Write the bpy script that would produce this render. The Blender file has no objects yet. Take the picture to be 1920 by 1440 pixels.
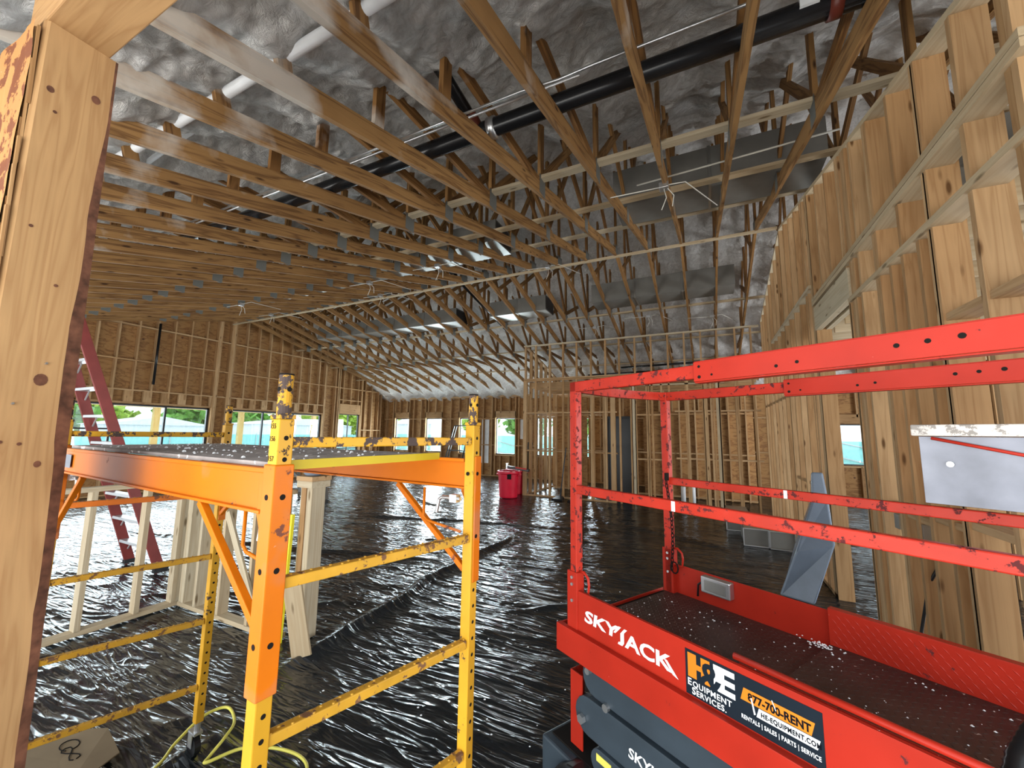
import bpy, math, random
import numpy as np
from mathutils import Vector, Matrix
random.seed(7); RNG = np.random.RandomState(11)
sc = bpy.context.scene
COL = sc.collection
R = math.radians

# ------------------------------------------------------------------ camera
F, YAW, PIT, ROL, EYE = 750.0, R(26.0), R(7.1), R(0.8), 1.7
fw = Vector((-math.sin(YAW)*math.cos(PIT), math.cos(YAW)*math.cos(PIT), math.sin(PIT)))
r0 = Vector((math.cos(YAW), math.sin(YAW), 0)); u0 = r0.cross(fw)
rt = r0*math.cos(ROL) + u0*math.sin(ROL); up = u0*math.cos(ROL) - r0*math.sin(ROL)
cd = bpy.data.cameras.new('camera'); cam = bpy.data.objects.new('camera', cd); COL.objects.link(cam)
cd.sensor_width = 36.0; cd.lens = 36.0*F/1920.0; cd.clip_start = 0.02; cd.clip_end = 400
cam.matrix_world = Matrix(((rt.x, up.x, -fw.x, 0), (rt.y, up.y, -fw.y, 0), (rt.z, up.z, -fw.z, EYE), (0, 0, 0, 1)))
sc.camera = cam
# ------------------------------------------------------------------ daylight and added fill
wd = bpy.data.worlds.new('sky'); sc.world = wd; wd.use_nodes = True
wn = wd.node_tree; wn.nodes.clear()
wo = wn.nodes.new('ShaderNodeOutputWorld'); wb = wn.nodes.new('ShaderNodeBackground')
wb.inputs['Color'].default_value = (0.80, 0.91, 1.0, 1); wb.inputs['Strength'].default_value = 1.5
wn.links.new(wb.outputs[0], wo.inputs[0])
def area(name, loc, tgt, sx, sy, power, col=(1, 1, 1)):
    l = bpy.data.lights.new(name, 'AREA'); l.shape = 'RECTANGLE'; l.size = sx; l.size_y = sy; l.energy = power; l.color = col
    o = bpy.data.objects.new(name, l); COL.objects.link(o); o.location = loc
    o.rotation_euler = (Vector(tgt)-Vector(loc)).to_track_quat('-Z', 'Y').to_euler()
    return o
# daylight falling in through the wide open side behind the camera
area('daylight_open_side', (-1.0, -3.2, 2.6), (-1.0, 8, 2.6), 12, 4.2, 150, (1, 0.95, 0.88))
# added fill lamp standing in for light thrown up off the outside ground
area('bounce_fill_open_side', (-2.5, -2.9, -0.1), (-2.5, -0.6, 5.0), 16, 4.0, 1150, (1, 0.96, 0.90))
area('fill_right_side', (7.4, 6.5, 1.6), (0, 6.5, 4.6), 8.0, 2.4, 800, (0.95, 0.98, 1))  # added fill lamp aimed up at the roof through the outer wall openings
# daylight through the gable windows and the eave windows
area('daylight_gable_windows', (-14.9, 7.2, 0.9), (-4, 7.2, 3.3), 9.5, 4.0, 620, (0.84, 0.93, 1))
area('daylight_eave_windows', (-8.5, 15.4, 1.1), (-8.0, 8, 3.4), 9.5, 4.0, 2700, (0.86, 0.94, 1))
sc.view_settings.view_transform = 'Standard'; sc.view_settings.look = 'None'
sc.view_settings.gamma = 1.0; sc.view_settings.use_curve_mapping = False
sc.view_settings.exposure = 0.70
sc.cycles.max_bounces = 8; sc.cycles.transparent_max_bounces = 12
sc.cycles.sample_clamp_indirect = 6.0

# ------------------------------------------------------------------ materials
def nmat(name):
    m = bpy.data.materials.new(name); m.use_nodes = True
    nt = m.node_tree; nt.nodes.clear()
    out = nt.nodes.new('ShaderNodeOutputMaterial'); b = nt.nodes.new('ShaderNodeBsdfPrincipled')
    nt.links.new(b.outputs[0], out.inputs[0]); return m, nt, b
def N(nt, t, **kw):
    n = nt.nodes.new('ShaderNode'+t)
    for k, v in kw.items():
        if k.startswith('i_'):
            n.inputs[k[2:].replace('_', ' ')].default_value = v
        else: setattr(n, k, v)
    return n
def ramp(nt, fac, stops, interp='LINEAR'):
    n = nt.nodes.new('ShaderNodeValToRGB'); n.color_ramp.interpolation = interp
    e = n.color_ramp.elements
    while len(e) < len(stops): e.new(0.5)
    for i, (p, c) in enumerate(stops):
        e[i].position = p; e[i].color = (c[0], c[1], c[2], 1) if not isinstance(c, float) else (c, c, c, 1)
    nt.links.new(fac, n.inputs['Fac']); return n.outputs['Color']
def mix(nt, fac, a, b, mode='MIX'):
    n = nt.nodes.new('ShaderNodeMix'); n.data_type = 'RGBA'; n.blend_type = mode
    for s, v in ((n.inputs['Factor'], fac), (n.inputs['A'], a), (n.inputs['B'], b)):
        if hasattr(v, 'links') or isinstance(v, bpy.types.NodeSocket): nt.links.new(v, s)
        elif isinstance(v, (tuple, list)): s.default_value = (v[0], v[1], v[2], 1)
        else: s.default_value = v
    return n.outputs['Result']
def bump(nt, b, h, s, d=0.01):
    n = nt.nodes.new('ShaderNodeBump'); n.inputs['Strength'].default_value = s; n.inputs['Distance'].default_value = d
    nt.links.new(h, n.inputs['Height']); nt.links.new(n.outputs[0], b.inputs['Normal'])
def plain(name, c, rough=0.6, metal=0.0, var=0.0, scale=6.0, spec=0.3):
    m, nt, b = nmat(name); b.inputs['Specular IOR Level'].default_value = spec
    b.inputs['Roughness'].default_value = rough; b.inputs['Metallic'].default_value = metal
    tc = N(nt, 'TexCoord'); nz = N(nt, 'TexNoise', i_Scale=scale, i_Detail=5.0)
    nt.links.new(tc.outputs['Object'], nz.inputs['Vector'])
    v = max(var, 0.08)
    col = ramp(nt, nz.outputs['Fac'], [(0.3, tuple(x*(1-v) for x in c)), (0.7, tuple(min(1, x*(1+v)) for x in c))])
    nt.links.new(col, b.inputs['Base Color'])
    return m
def lumber(name, light, dark, knots=True, dirt=0.25, gscale=1.0, spray=False, contrast=0.4):
    m, nt, b = nmat(name)
    b.inputs['Roughness'].default_value = 0.72; b.inputs['Specular IOR Level'].default_value = 0.25
    at = N(nt, 'Attribute', attribute_name='gc'); oi = N(nt, 'ObjectInfo')
    rn = N(nt, 'Attribute', attribute_name='rn')
    ad = N(nt, 'VectorMath', operation='ADD')
    sep = N(nt, 'VectorMath', operation='SCALE'); cmb = N(nt, 'CombineXYZ')
    nt.links.new(oi.outputs['Random'], cmb.inputs[0]); nt.links.new(oi.outputs['Random'], cmb.inputs[1]); nt.links.new(oi.outputs['Random'], cmb.inputs[2])
    nt.links.new(cmb.outputs[0], sep.inputs[0]); sep.inputs['Scale'].default_value = 37.0
    nt.links.new(at.outputs['Vector'], ad.inputs[0]); nt.links.new(sep.outputs[0], ad.inputs[1])
    mp = N(nt, 'Mapping'); mp.inputs['Scale'].default_value = (0.9*gscale, 16*gscale, 16*gscale)
    nt.links.new(ad.outputs[0], mp.inputs['Vector'])
    n1 = N(nt, 'TexNoise', i_Scale=1.0, i_Detail=3.0, i_Distortion=0.6); nt.links.new(mp.outputs[0], n1.inputs['Vector'])
    w = N(nt, 'Math', operation='MULTIPLY'); w.inputs[1].default_value = 9.0; nt.links.new(n1.outputs['Fac'], w.inputs[0])
    fr = N(nt, 'Math', operation='PINGPONG'); fr.inputs[1].default_value = 1.0; nt.links.new(w.outputs[0], fr.inputs[0])
    mid = tuple((a*(1-contrast)+d_*contrast) for a, d_ in zip(light, dark))
    col = ramp(nt, fr.outputs[0], [(0.0, light), (0.5, tuple(a*0.93 for a in light)), (1.0, mid)])
    # broad tone change from board to board and along each board
    n2 = N(nt, 'TexNoise', i_Scale=1.3, i_Detail=4.0); nt.links.new(ad.outputs[0], n2.inputs['Vector'])
    t2 = ramp(nt, n2.outputs['Fac'], [(0.35, (1, 1, 1)), (0.75, (1-dirt, 1-dirt*1.15, 1-dirt*1.3))])
    col = mix(nt, 1.0, col, t2, 'MULTIPLY')
    t3 = ramp(nt, rn.outputs['Fac'], [(0.0, (0.80, 0.74, 0.66)), (0.3, (1.0, 0.93, 0.85)), (0.62, (1, 1, 1)), (1.0, (1.14, 1.16, 1.18))])
    col = mix(nt, 1.0, col, t3, 'MULTIPLY')
    if knots:
        mk = N(nt, 'Mapping'); mk.inputs['Scale'].default_value = (2.6, 9.5, 9.5); nt.links.new(ad.outputs[0], mk.inputs['Vector'])
        vo = N(nt, 'TexVoronoi', i_Scale=1.0, i_Randomness=1.0); nt.links.new(mk.outputs[0], vo.inputs['Vector'])
        kf = ramp(nt, vo.outputs['Distance'], [(0.07, (1, 1, 1)), (0.15, (0, 0, 0))])
        col = mix(nt, kf, col, tuple(d_*0.55 for d_ in dark))
    if spray:   # foam overspray dusted over the ends and tops near the eaves
        tc = N(nt, 'TexCoord'); sx = N(nt, 'SeparateXYZ'); nt.links.new(tc.outputs['Object'], sx.inputs[0])
        ab = N(nt, 'Math', operation='ABSOLUTE'); nt.links.new(sx.outputs['Y'], ab.inputs[0])
        n5 = N(nt, 'TexNoise', i_Scale=2.2, i_Detail=5.0); nt.links.new(ad.outputs[0], n5.inputs['Vector'])
        f1 = N(nt, 'Math', operation='MULTIPLY_ADD'); f1.inputs[1].default_value = 6.0; nt.links.new(n5.outputs['Fac'], f1.inputs[0]); nt.links.new(ab.outputs[0], f1.inputs[2])
        f2 = N(nt, 'Math', operation='MULTIPLY'); f2.inputs[1].default_value = 0.1; nt.links.new(f1.outputs[0], f2.inputs[0])
        k2 = ramp(nt, f2.outputs[0], [(0.91, 0.0), (1.0, 0.7)]); col = mix(nt, k2, col, (0.62, 0.58, 0.52))
    nt.links.new(col, b.inputs['Base Color'])
    bump(nt, b, n1.outputs['Fac'], 0.25, 0.004)
    return m
def paint(name, c, wear, wearcol=(0.05, 0.035, 0.03), rough=0.38, scale=9.0, second=None):
    m, nt, b = nmat(name); b.inputs['Specular IOR Level'].default_value = 0.17
    tc = N(nt, 'TexCoord')
    n1 = N(nt, 'TexNoise', i_Scale=scale, i_Detail=9.0, i_Roughness=0.68); nt.links.new(tc.outputs['Object'], n1.inputs['Vector'])
    n2 = N(nt, 'TexNoise', i_Scale=scale*0.35, i_Detail=4.0); nt.links.new(tc.outputs['Object'], n2.inputs['Vector'])
    base = ramp(nt, n2.outputs['Fac'], [(0.3, tuple(x*0.82 for x in c)), (0.6, c), (0.8, tuple(min(1, x*1.1+0.01) for x in c))])
    if second:
        s = ramp(nt, n2.outputs['Fac'], [(0.56, 0.0), (0.62, 1.0)]); base = mix(nt, s, base, second)
    f = ramp(nt, n1.outputs['Fac'], [(max(0.0, wear-0.012), 1.0), (wear+0.012, 0.0)])
    col = mix(nt, f, base, wearcol)
    # scuffs of pale dust
    n3 = N(nt, 'TexNoise', i_Scale=scale*4.2, i_Detail=6.0, i_Roughness=0.7); nt.links.new(tc.outputs['Object'], n3.inputs['Vector'])
    g = ramp(nt, n3.outputs['Fac'], [(0.71, 0.0), (0.75, 0.8)]); col = mix(nt, g, col, (0.75, 0.7, 0.66))
    nt.links.new(col, b.inputs['Base Color'])
    rr = ramp(nt, f, [(0.0, rough), (1.0, 0.85)]); nt.links.new(rr, b.inputs['Roughness'])
    bump(nt, b, n1.outputs['Fac'], 0.15, 0.002)
    return m
M = {}
M['stud'] = lumber('spruce_stud', (0.48, 0.31, 0.16), (0.22, 0.105, 0.035))
M['studpale'] = lumber('pale_new_lumber', (0.52, 0.44, 0.31), (0.34, 0.24, 0.13), dirt=0.12)
M['truss'] = lumber('pine_truss_lumber', (0.29, 0.155, 0.055), (0.085, 0.034, 0.01), dirt=0.3, spray=True, contrast=0.75)
M['ext'] = lumber('treated_porch_lumber', (0.75, 0.62, 0.28), (0.5, 0.38, 0.12), dirt=0.1)
M['post'] = lumber('rough_sawn_post', (0.42, 0.25, 0.11), (0.22, 0.10, 0.035), dirt=0.2, gscale=1.6, knots=False)
M['grey_wood'] = lumber('weathered_grey_wood', (0.20, 0.20, 0.20), (0.1, 0.1, 0.1))
def plywood():
    m, nt, b = nmat('plywood_sheathing'); b.inputs['Roughness'].default_value = 0.75
    tc = N(nt, 'TexCoord'); mp = N(nt, 'Mapping'); mp.inputs['Scale'].default_value = (2.2, 2.2, 7.0)
    nt.links.new(tc.outputs['Object'], mp.inputs['Vector'])
    n1 = N(nt, 'TexNoise', i_Scale=1.0, i_Detail=5.0, i_Distortion=1.4); nt.links.new(mp.outputs[0], n1.inputs['Vector'])
    w = N(nt, 'Math', operation='MULTIPLY'); w.inputs[1].default_value = 7.0; nt.links.new(n1.outputs['Fac'], w.inputs[0])
    fr = N(nt, 'Math', operation='PINGPONG'); fr.inputs[1].default_value = 1.0; nt.links.new(w.outputs[0], fr.inputs[0])
    col = ramp(nt, fr.outputs[0], [(0, (0.37, 0.20, 0.07)), (0.6, (0.33, 0.17, 0.058)), (1, (0.21, 0.095, 0.03))])
    vo = N(nt, 'TexVoronoi', i_Scale=2.4); nt.links.new(tc.outputs['Object'], vo.inputs['Vector'])
    k = ramp(nt, vo.outputs['Distance'], [(0.05, (1, 1, 1)), (0.09, (0, 0, 0))]); col = mix(nt, k, col, (0.12, 0.05, 0.02))
    nt.links.new(col, b.inputs['Base Color']); bump(nt, b, n1.outputs['Fac'], 0.2, 0.004); return m
M['ply'] = plywood()
def foam():
    m, nt, b = nmat('spray_foam'); b.inputs['Roughness'].default_value = 0.85
    tc = N(nt, 'TexCoord')
    n1 = N(nt, 'TexNoise', i_Scale=1.1, i_Detail=6.0, i_Roughness=0.6); nt.links.new(tc.outputs['Object'], n1.inputs['Vector'])
    n2 = N(nt, 'TexNoise', i_Scale=13.0, i_Detail=7.0, i_Roughness=0.72, i_Distortion=0.8); nt.links.new(tc.outputs['Object'], n2.inputs['Vector'])
    col = ramp(nt, n1.outputs['Fac'], [(0.3, (0.74, 0.71, 0.67)), (0.5, (0.87, 0.86, 0.84)), (0.7, (0.93, 0.93, 0.92))])
    c2 = ramp(nt, n2.outputs['Fac'], [(0.35, (0.72, 0.70, 0.68)), (0.6, (1, 1, 1))]); col = mix(nt, 1.0, col, c2, 'MULTIPLY')
    nt.links.new(col, b.inputs['Base Color']); bump(nt, b, n2.outputs['Fac'], 1.0, 0.06); return m
M['foam'] = foam()
def poly():
    m, nt, b = nmat('black_plastic_sheeting')
    tc = N(nt, 'TexCoord')
    hs = []
    for rot, sc2, dist, pw, amp in ((0.30, (0.8, 4.6, 1), 1.4, 3.0, 1.0), (-0.45, (1.3, 7.0, 1), 1.0, 2.5, 0.5), (1.0, (1.8, 8.0, 1), 1.2, 2.5, 0.25), (0.1, (4, 17, 1), 1.2, 2.0, 0.07)):
        mp = N(nt, 'Mapping'); mp.inputs['Rotation'].default_value = (0, 0, rot); mp.inputs['Scale'].default_value = sc2
        nt.links.new(tc.outputs['Object'], mp.inputs['Vector'])
        n1 = N(nt, 'TexNoise', i_Scale=1.0, i_Detail=2.0, i_Roughness=0.5, i_Distortion=dist); nt.links.new(mp.outputs[0], n1.inputs['Vector'])
        m1 = N(nt, 'Math', operation='MULTIPLY_ADD'); m1.inputs[1].default_value = 2.0; m1.inputs[2].default_value = -1.0; nt.links.new(n1.outputs['Fac'], m1.inputs[0])
        m2 = N(nt, 'Math', operation='ABSOLUTE'); nt.links.new(m1.outputs[0], m2.inputs[0])
        m3 = N(nt, 'Math', operation='SUBTRACT'); m3.inputs[0].default_value = 1.0; nt.links.new(m2.outputs[0], m3.inputs[1])
        m4 = N(nt, 'Math', operation='POWER'); m4.inputs[1].default_value = pw*2.2; nt.links.new(m3.outputs[0], m4.inputs[0])
        m5 = N(nt, 'Math', operation='MULTIPLY'); m5.inputs[1].default_value = amp; nt.links.new(m4.outputs[0], m5.inputs[0]); hs.append(m5.outputs[0])
    acc = hs[0]
    for h in hs[1:]:
        ad = N(nt, 'Math', operation='ADD'); nt.links.new(acc, ad.inputs[0]); nt.links.new(h, ad.inputs[1]); acc = ad.outputs[0]
    bump(nt, b, acc, 0.5, 0.02)
    n3 = N(nt, 'TexNoise', i_Scale=0.8, i_Detail=5.0); nt.links.new(tc.outputs['Object'], n3.inputs['Vector'])
    col = ramp(nt, n3.outputs['Fac'], [(0.35, (0.006, 0.009, 0.012)), (0.65, (0.012, 0.016, 0.02)), (0.85, (0.035, 0.037, 0.04))])
    vo = N(nt, 'TexVoronoi', i_Scale=5.0); nt.links.new(tc.outputs['Object'], vo.inputs['Vector'])
    k = ramp(nt, vo.outputs['Distance'], [(0.012, (1, 1, 1)), (0.02, (0, 0, 0))])
    col = mix(nt, k, col, (0.45, 0.43, 0.4))
    nt.links.new(col, b.inputs['Base Color'])
    b.inputs['Roughness'].default_value = 0.16; b.inputs['IOR'].default_value = 1.7; return m
M['poly'] = poly()
def scaffold_plank():
    m, nt, b = nmat('worn_plank_surface'); b.inputs['Roughness'].default_value = 0.85
    tc = N(nt, 'TexCoord')
    n1 = N(nt, 'TexNoise', i_Scale=9.0, i_Detail=8.0); nt.links.new(tc.outputs['Object'], n1.inputs['Vector'])
    col = ramp(nt, n1.outputs['Fac'], [(0.3, (0.17, 0.15, 0.145)), (0.7, (0.33, 0.295, 0.28))])
    vo = N(nt, 'TexNoise', i_Scale=34.0, i_Detail=5.0); nt.links.new(tc.outputs['Object'], vo.inputs['Vector'])
    k = ramp(nt, vo.outputs['Fac'], [(0.63, (0, 0, 0)), (0.67, (1, 1, 1))]); col = mix(nt, k, col, (0.75, 0.72, 0.7))
    nt.links.new(col, b.inputs['Base Color']); return m
M['plank'] = scaffold_plank()
M['yellow'] = paint('worn_yellow_paint', (0.57, 0.30, 0.022), 0.385, scale=16)
M['yellow_worn'] = paint('flaking_yellow_paint', (0.57, 0.30, 0.022), 0.48, (0.07, 0.05, 0.045), scale=22)
M['orange'] = paint('orange_paint', (0.60, 0.15, 0.004), 0.345, (0.16, 0.06, 0.04), second=(0.50, 0.16, 0.05))
M['yellow_rung'] = paint('rung_yellow_paint', (0.53, 0.285, 0.03), 0.43, (0.16, 0.08, 0.04), scale=30)
M['orange_rust'] = paint('rust_spotted_orange_paint', (0.75, 0.20, 0.03), 0.42, (0.22, 0.09, 0.05), scale=16)
M['mustard'] = plain('mustard_edge', (0.55, 0.42, 0.02), 0.5)
M['red'] = paint('red_lift_paint', (0.40, 0.024, 0.012), 0.345, (0.10, 0.02, 0.02), rough=0.33, scale=12)
M['redrail'] = paint('chipped_red_rail_paint', (0.43, 0.029, 0.015), 0.425, (0.09, 0.02, 0.02), rough=0.35, scale=26)
M['grey_arm'] = plain('slate_grey_paint', (0.036, 0.050, 0.064), 0.45, 0, 0.15)
M['dark'] = plain('grime_and_hole_shade', (0.012, 0.010, 0.009), 0.8, spec=0.08)  # also laid on as discs for the shade inside pin and rail holes
M['black'] = plain('black_plastic', (0.012, 0.012, 0.013), 0.3)
M['blackpipe'] = plain('black_steel_pipe', (0.01, 0.01, 0.011), 0.25)
M['white'] = plain('white_vinyl', (0.82, 0.85, 0.87), 0.5, 0, 0.05)
M['stblack'] = plain('black_decal', (0.008, 0.014, 0.022), 0.5, spec=0.12)
M['storange'] = plain('orange_decal', (0.60, 0.19, 0.01), 0.45)
M['ltblack'] = plain('decal_lettering_black', (0.004, 0.005, 0.008), 0.6, spec=0.08)
M['steel'] = plain('galvanised_steel', (0.55, 0.56, 0.57), 0.35, 0.9)
M['plate'] = plain('galvanised_truss_plate', (0.15, 0.152, 0.14), 0.6, 0.3)
M['duct'] = plain('galvanised_duct', (0.33, 0.33, 0.31), 0.33, 0.75)
M['ductgrey'] = plain('grey_duct_board', (0.17, 0.165, 0.15), 0.5, 0.1)
M['alu'] = plain('aluminium_step', (0.62, 0.63, 0.64), 0.35, 0.6)
M['ladder'] = plain('red_fibreglass', (0.20, 0.035, 0.03), 0.45, 0, 0.15)
M['trash'] = plain('red_plastic_bin', (0.55, 0.008, 0.03), 0.4)
M['frameblk'] = plain('black_window_frame', (0.015, 0.016, 0.018), 0.4)
M['card'] = plain('cardboard', (0.17, 0.125, 0.075), 0.85)
M['wire'] = plain('pale_cable', (0.55, 0.53, 0.47), 0.5)
M['hose'] = plain('yellow_hose', (0.72, 0.66, 0.12), 0.4)
M['level'] = plain('yellow_level', (0.80, 0.72, 0.03), 0.4)
M['rustred'] = plain('red_brown_coupling', (0.12, 0.025, 0.015), 0.4)
M['firestop'] = plain('orange_fire_sealant', (0.85, 0.20, 0.08), 0.7)
M['wrap'] = plain('blue_grey_plastic_film', (0.16, 0.20, 0.26), 0.25)
M['concrete'] = plain('pale_concrete', (0.55, 0.55, 0.53), 0.9, 0, 0.1)
M['grass'] = plain('grass', (0.22, 0.30, 0.08), 0.9, 0, 0.3)
M['leaf'] = plain('leaf_green', (0.16, 0.36, 0.06), 0.7, 0, 0.45, 3.0)
M['leaf2'] = plain('leaf_yellow_green', (0.40, 0.55, 0.09), 0.7, 0, 0.35, 3.0)
M['bark'] = plain('bark', (0.11, 0.045, 0.025), 0.9, 0, 0.5, 30.0)
M['teal'] = plain('teal_windscreen', (0.30, 0.68, 0.66), 0.7)
M['tent'] = plain('white_canvas', (0.8, 0.82, 0.84), 0.7)
M['pinkboard'] = plain('tin_panel', (0.19, 0.20, 0.235), 0.4, 0.3, 0.3)
M['whitewood'] = paint('white_splashed_board', (0.62, 0.58, 0.54), 0.45, (0.28, 0.26, 0.24), rough=0.8, scale=22)
M['sawn'] = paint('torn_wood_side', (0.42, 0.20, 0.07), 0.46, (0.16, 0.055, 0.025), rough=0.85, scale=11)
def checker(name, c, rough):
    m, nt, b = nmat(name); tc = N(nt, 'TexCoord')
    out = []
    for ang in (0.6, -0.6):
        mp = N(nt, 'Mapping'); mp.inputs['Rotation'].default_value = (0, 0, ang); mp.inputs['Scale'].default_value = (22, 60, 22)
        nt.links.new(tc.outputs['Object'], mp.inputs['Vector'])
        vo = N(nt, 'TexVoronoi', i_Scale=1.0, i_Randomness=0.15); nt.links.new(mp.outputs[0], vo.inputs['Vector'])
        out.append(ramp(nt, vo.outputs['Distance'], [(0.22, (1, 1, 1)), (0.36, (0, 0, 0))]))
    h = mix(nt, 1.0, out[0], out[1], 'LIGHTEN')
    nz = N(nt, 'TexNoise', i_Scale=5.0, i_Detail=8.0); nt.links.new(tc.outputs['Object'], nz.inputs['Vector'])
    col = ramp(nt, nz.outputs['Fac'], [(0.3, tuple(x*0.6 for x in c)), (0.7, tuple(x*1.3 for x in c))])
    sp = N(nt, 'TexNoise', i_Scale=40.0, i_Detail=4.0); nt.links.new(tc.outputs['Object'], sp.inputs['Vector'])
    k = ramp(nt, sp.outputs['Fac'], [(0.70, (0, 0, 0)), (0.74, (1, 1, 1))]); col = mix(nt, k, col, (0.5, 0.42, 0.38))
    nt.links.new(col, b.inputs['Base Color']); b.inputs['Roughness'].default_value = rough
    return m
M['checker'] = checker('brown_checker_plate', (0.050, 0.026, 0.022), 0.45)
M['checkred'] = checker('red_checker_plate', (0.50, 0.025, 0.022), 0.38)
def glass():
    m = bpy.data.materials.new('window_glass'); m.use_nodes = True; nt = m.node_tree; nt.nodes.clear()
    o = nt.nodes.new('ShaderNodeOutputMaterial'); mx = nt.nodes.new('ShaderNodeMixShader'); mx.inputs[0].default_value = 0.07
    t = nt.nodes.new('ShaderNodeBsdfTransparent'); t.inputs[0].default_value = (0.94, 0.98, 0.98, 1)
    g = nt.nodes.new('ShaderNodeBsdfGlossy'); g.inputs['Roughness'].default_value = 0.02
    nt.links.new(t.outputs[0], mx.inputs[1]); nt.links.new(g.outputs[0], mx.inputs[2]); nt.links.new(mx.outputs[0], o.inputs[0]); return m
M['glass'] = glass()

# ------------------------------------------------------------------ mesh builder
class MB:
    def __init__(s): s.v = []; s.f = []; s.g = []; s.r = []
    def add(s, vs, fs, gs=None, rn=None):
        o = len(s.v); rn = random.random() if rn is None else rn
        s.v += [tuple(p) for p in vs]; s.f += [tuple(o+i for i in f) for f in fs]
        if gs is None: gs = vs
        off = random.random()*50
        s.g += [(g[0]+off, g[1]+off*0.3, g[2]) for g in gs]; s.r += [rn]*len(vs); return s
    def bar(s, p0, p1, w, h, upv=(0, 0, 1), rn=None):
        """rectangular member from p0 to p1, width w sideways, height h along upv, centred"""
        p0 = Vector(p0); p1 = Vector(p1); d = p1-p0; L = d.length; d = d/L
        u_ = Vector(upv); u_ = (u_ - d*u_.dot(d)); u_.normalize(); sd = d.cross(u_)
        vs = []; gs = []
        for t in (0, 1):
            for a, b in ((-1, -1), (1, -1), (1, 1), (-1, 1)):
                q = p0+d*(L*t)+sd*(a*w/2)+u_*(b*h/2); vs.append(q); gs.append((L*t, a*w/2, b*h/2))
        return s.add(vs, [(3, 2, 1, 0), (4, 5, 6, 7), (0, 1, 5, 4), (1, 2, 6, 5), (2, 3, 7, 6), (3, 0, 4, 7)], gs, rn)
    def box(s, x0, x1, y0, y1, z0, z1, axis=None, rn=None):
        dx, dy, dz = x1-x0, y1-y0, z1-z0
        cx, cy, cz = (x0+x1)/2, (y0+y1)/2, (z0+z1)/2
        m = max(dx, dy, dz)
        if m == dz: return s.bar((cx, cy, z0), (cx, cy, z1), dx, dy, (0, 1, 0), rn)
        if m == dx: return s.bar((x0, cy, cz), (x1, cy, cz), dy, dz, (0, 0, 1), rn)
        return s.bar((cx, y0, cz), (cx, y1, cz), dx, dz, (0, 0, 1), rn)
    def tube(s, pts, r, n=10, cap=True):
        pts = [Vector(p) for p in pts]; vs = []; fs = []; gs = []; L = 0; prev = None
        for i, p in enumerate(pts):
            a = pts[max(0, i-1)]; b = pts[min(len(pts)-1, i+1)]; d = (b-a).normalized()
            if prev is None:
                prev = d.orthogonal().normalized()
            else:
                prev = (prev-d*prev.dot(d)).normalized()
            sd = d.cross(prev); rr = r[i] if isinstance(r, (list, tuple)) else r
            if i: L += (pts[i]-pts[i-1]).length
            for k in range(n):
                t = 2*math.pi*k/n; vs.append(p+prev*(rr*math.cos(t))+sd*(rr*math.sin(t))); gs.append((L, math.cos(t)*rr, math.sin(t)*rr))
        for i in range(len(pts)-1):
            for k in range(n):
                a = i*n+k; b = i*n+(k+1) % n; fs.append((a, b, b+n, a+n))
        if cap:
            fs.append(tuple(reversed(range(n)))); fs.append(tuple((len(pts)-1)*n+k for k in range(n)))
        return s.add(vs, fs, gs)
    def lathe(s, prof, c, n=28):
        vs = []; fs = []
        for (r, z) in prof:
            for k in range(n):
                t = 2*math.pi*k/n; vs.append((c[0]+r*math.cos(t), c[1]+r*math.sin(t), c[2]+z))
        for i in range(len(prof)-1):
            for k in range(n):
                a = i*n+k; b = i*n+(k+1) % n; fs.append((a, b, b+n, a+n))
        return s.add(vs, fs)
    def prism(s, poly, ax, t0, t1):
        """polygon in the plane normal to axis ax ('x','y','z'), extruded from t0 to t1"""
        def P(a, b, t): return {'x': (t, a, b), 'y': (a, t, b), 'z': (a, b, t)}[ax]
        n = len(poly); vs = [P(a, b, t0) for a, b in poly]+[P(a, b, t1) for a, b in poly]
        fs = [tuple(range(n)), tuple(reversed(range(n, 2*n)))]+[(i, i+n, (i+1) % n+n, (i+1) % n) for i in range(n)]
        return s.add(vs, fs)
    def build(s, name, mat, parent=None, smooth=False, bevel=0.0, origin=None, thick=0):
        if parent is not None:
            po = parent; off = Vector((0, 0, 0))
            if not parent.get('_local'):
                while po is not None: off += po.location; po = po.parent
        else:
            if origin is None:
                a = np.array(s.v); off = Vector(((a[:, 0].min()+a[:, 0].max())/2, (a[:, 1].min()+a[:, 1].max())/2, a[:, 2].min()))
            else: off = Vector(origin)
        me = bpy.data.meshes.new(name)
        me.from_pydata([(p[0]-off.x, p[1]-off.y, p[2]-off.z) for p in s.v], [], s.f)
        at = me.attributes.new('gc', 'FLOAT_VECTOR', 'POINT'); at.data.foreach_set('vector', np.array(s.g, dtype=np.float32).ravel())
        at = me.attributes.new('rn', 'FLOAT', 'POINT'); at.data.foreach_set('value', np.array(s.r, dtype=np.float32))
        me.materials.append(M[mat] if isinstance(mat, str) else mat)
        if smooth: me.polygons.foreach_set('use_smooth', [True]*len(me.polygons))
        me.update()
        o = bpy.data.objects.new(name, me); COL.objects.link(o)
        if parent is not None:
            o.parent = parent
            if parent.get('_local'): o['_local'] = 1
        else: o.location = off
        if bevel > 0:
            b = o.modifiers.new('bevel', 'BEVEL'); b.width = bevel; b.segments = 2; b.limit_method = 'ANGLE'
        return o
def tag(o, label=None, cat=None, group=None, kind=None):
    if label: o['label'] = label
    if cat: o['category'] = cat
    if group: o['group'] = group
    if kind: o['kind'] = kind
    return o
def empty(name, loc, label=None, cat=None, group=None, kind=None, rz=0.0, local=False):
    o = bpy.data.objects.new(name, None); COL.objects.link(o); o.location = loc; o.rotation_euler = (0, 0, rz)
    o.empty_display_size = 0.1
    if local: o['_local'] = 1
    return tag(o, label, cat, group, kind)
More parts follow.
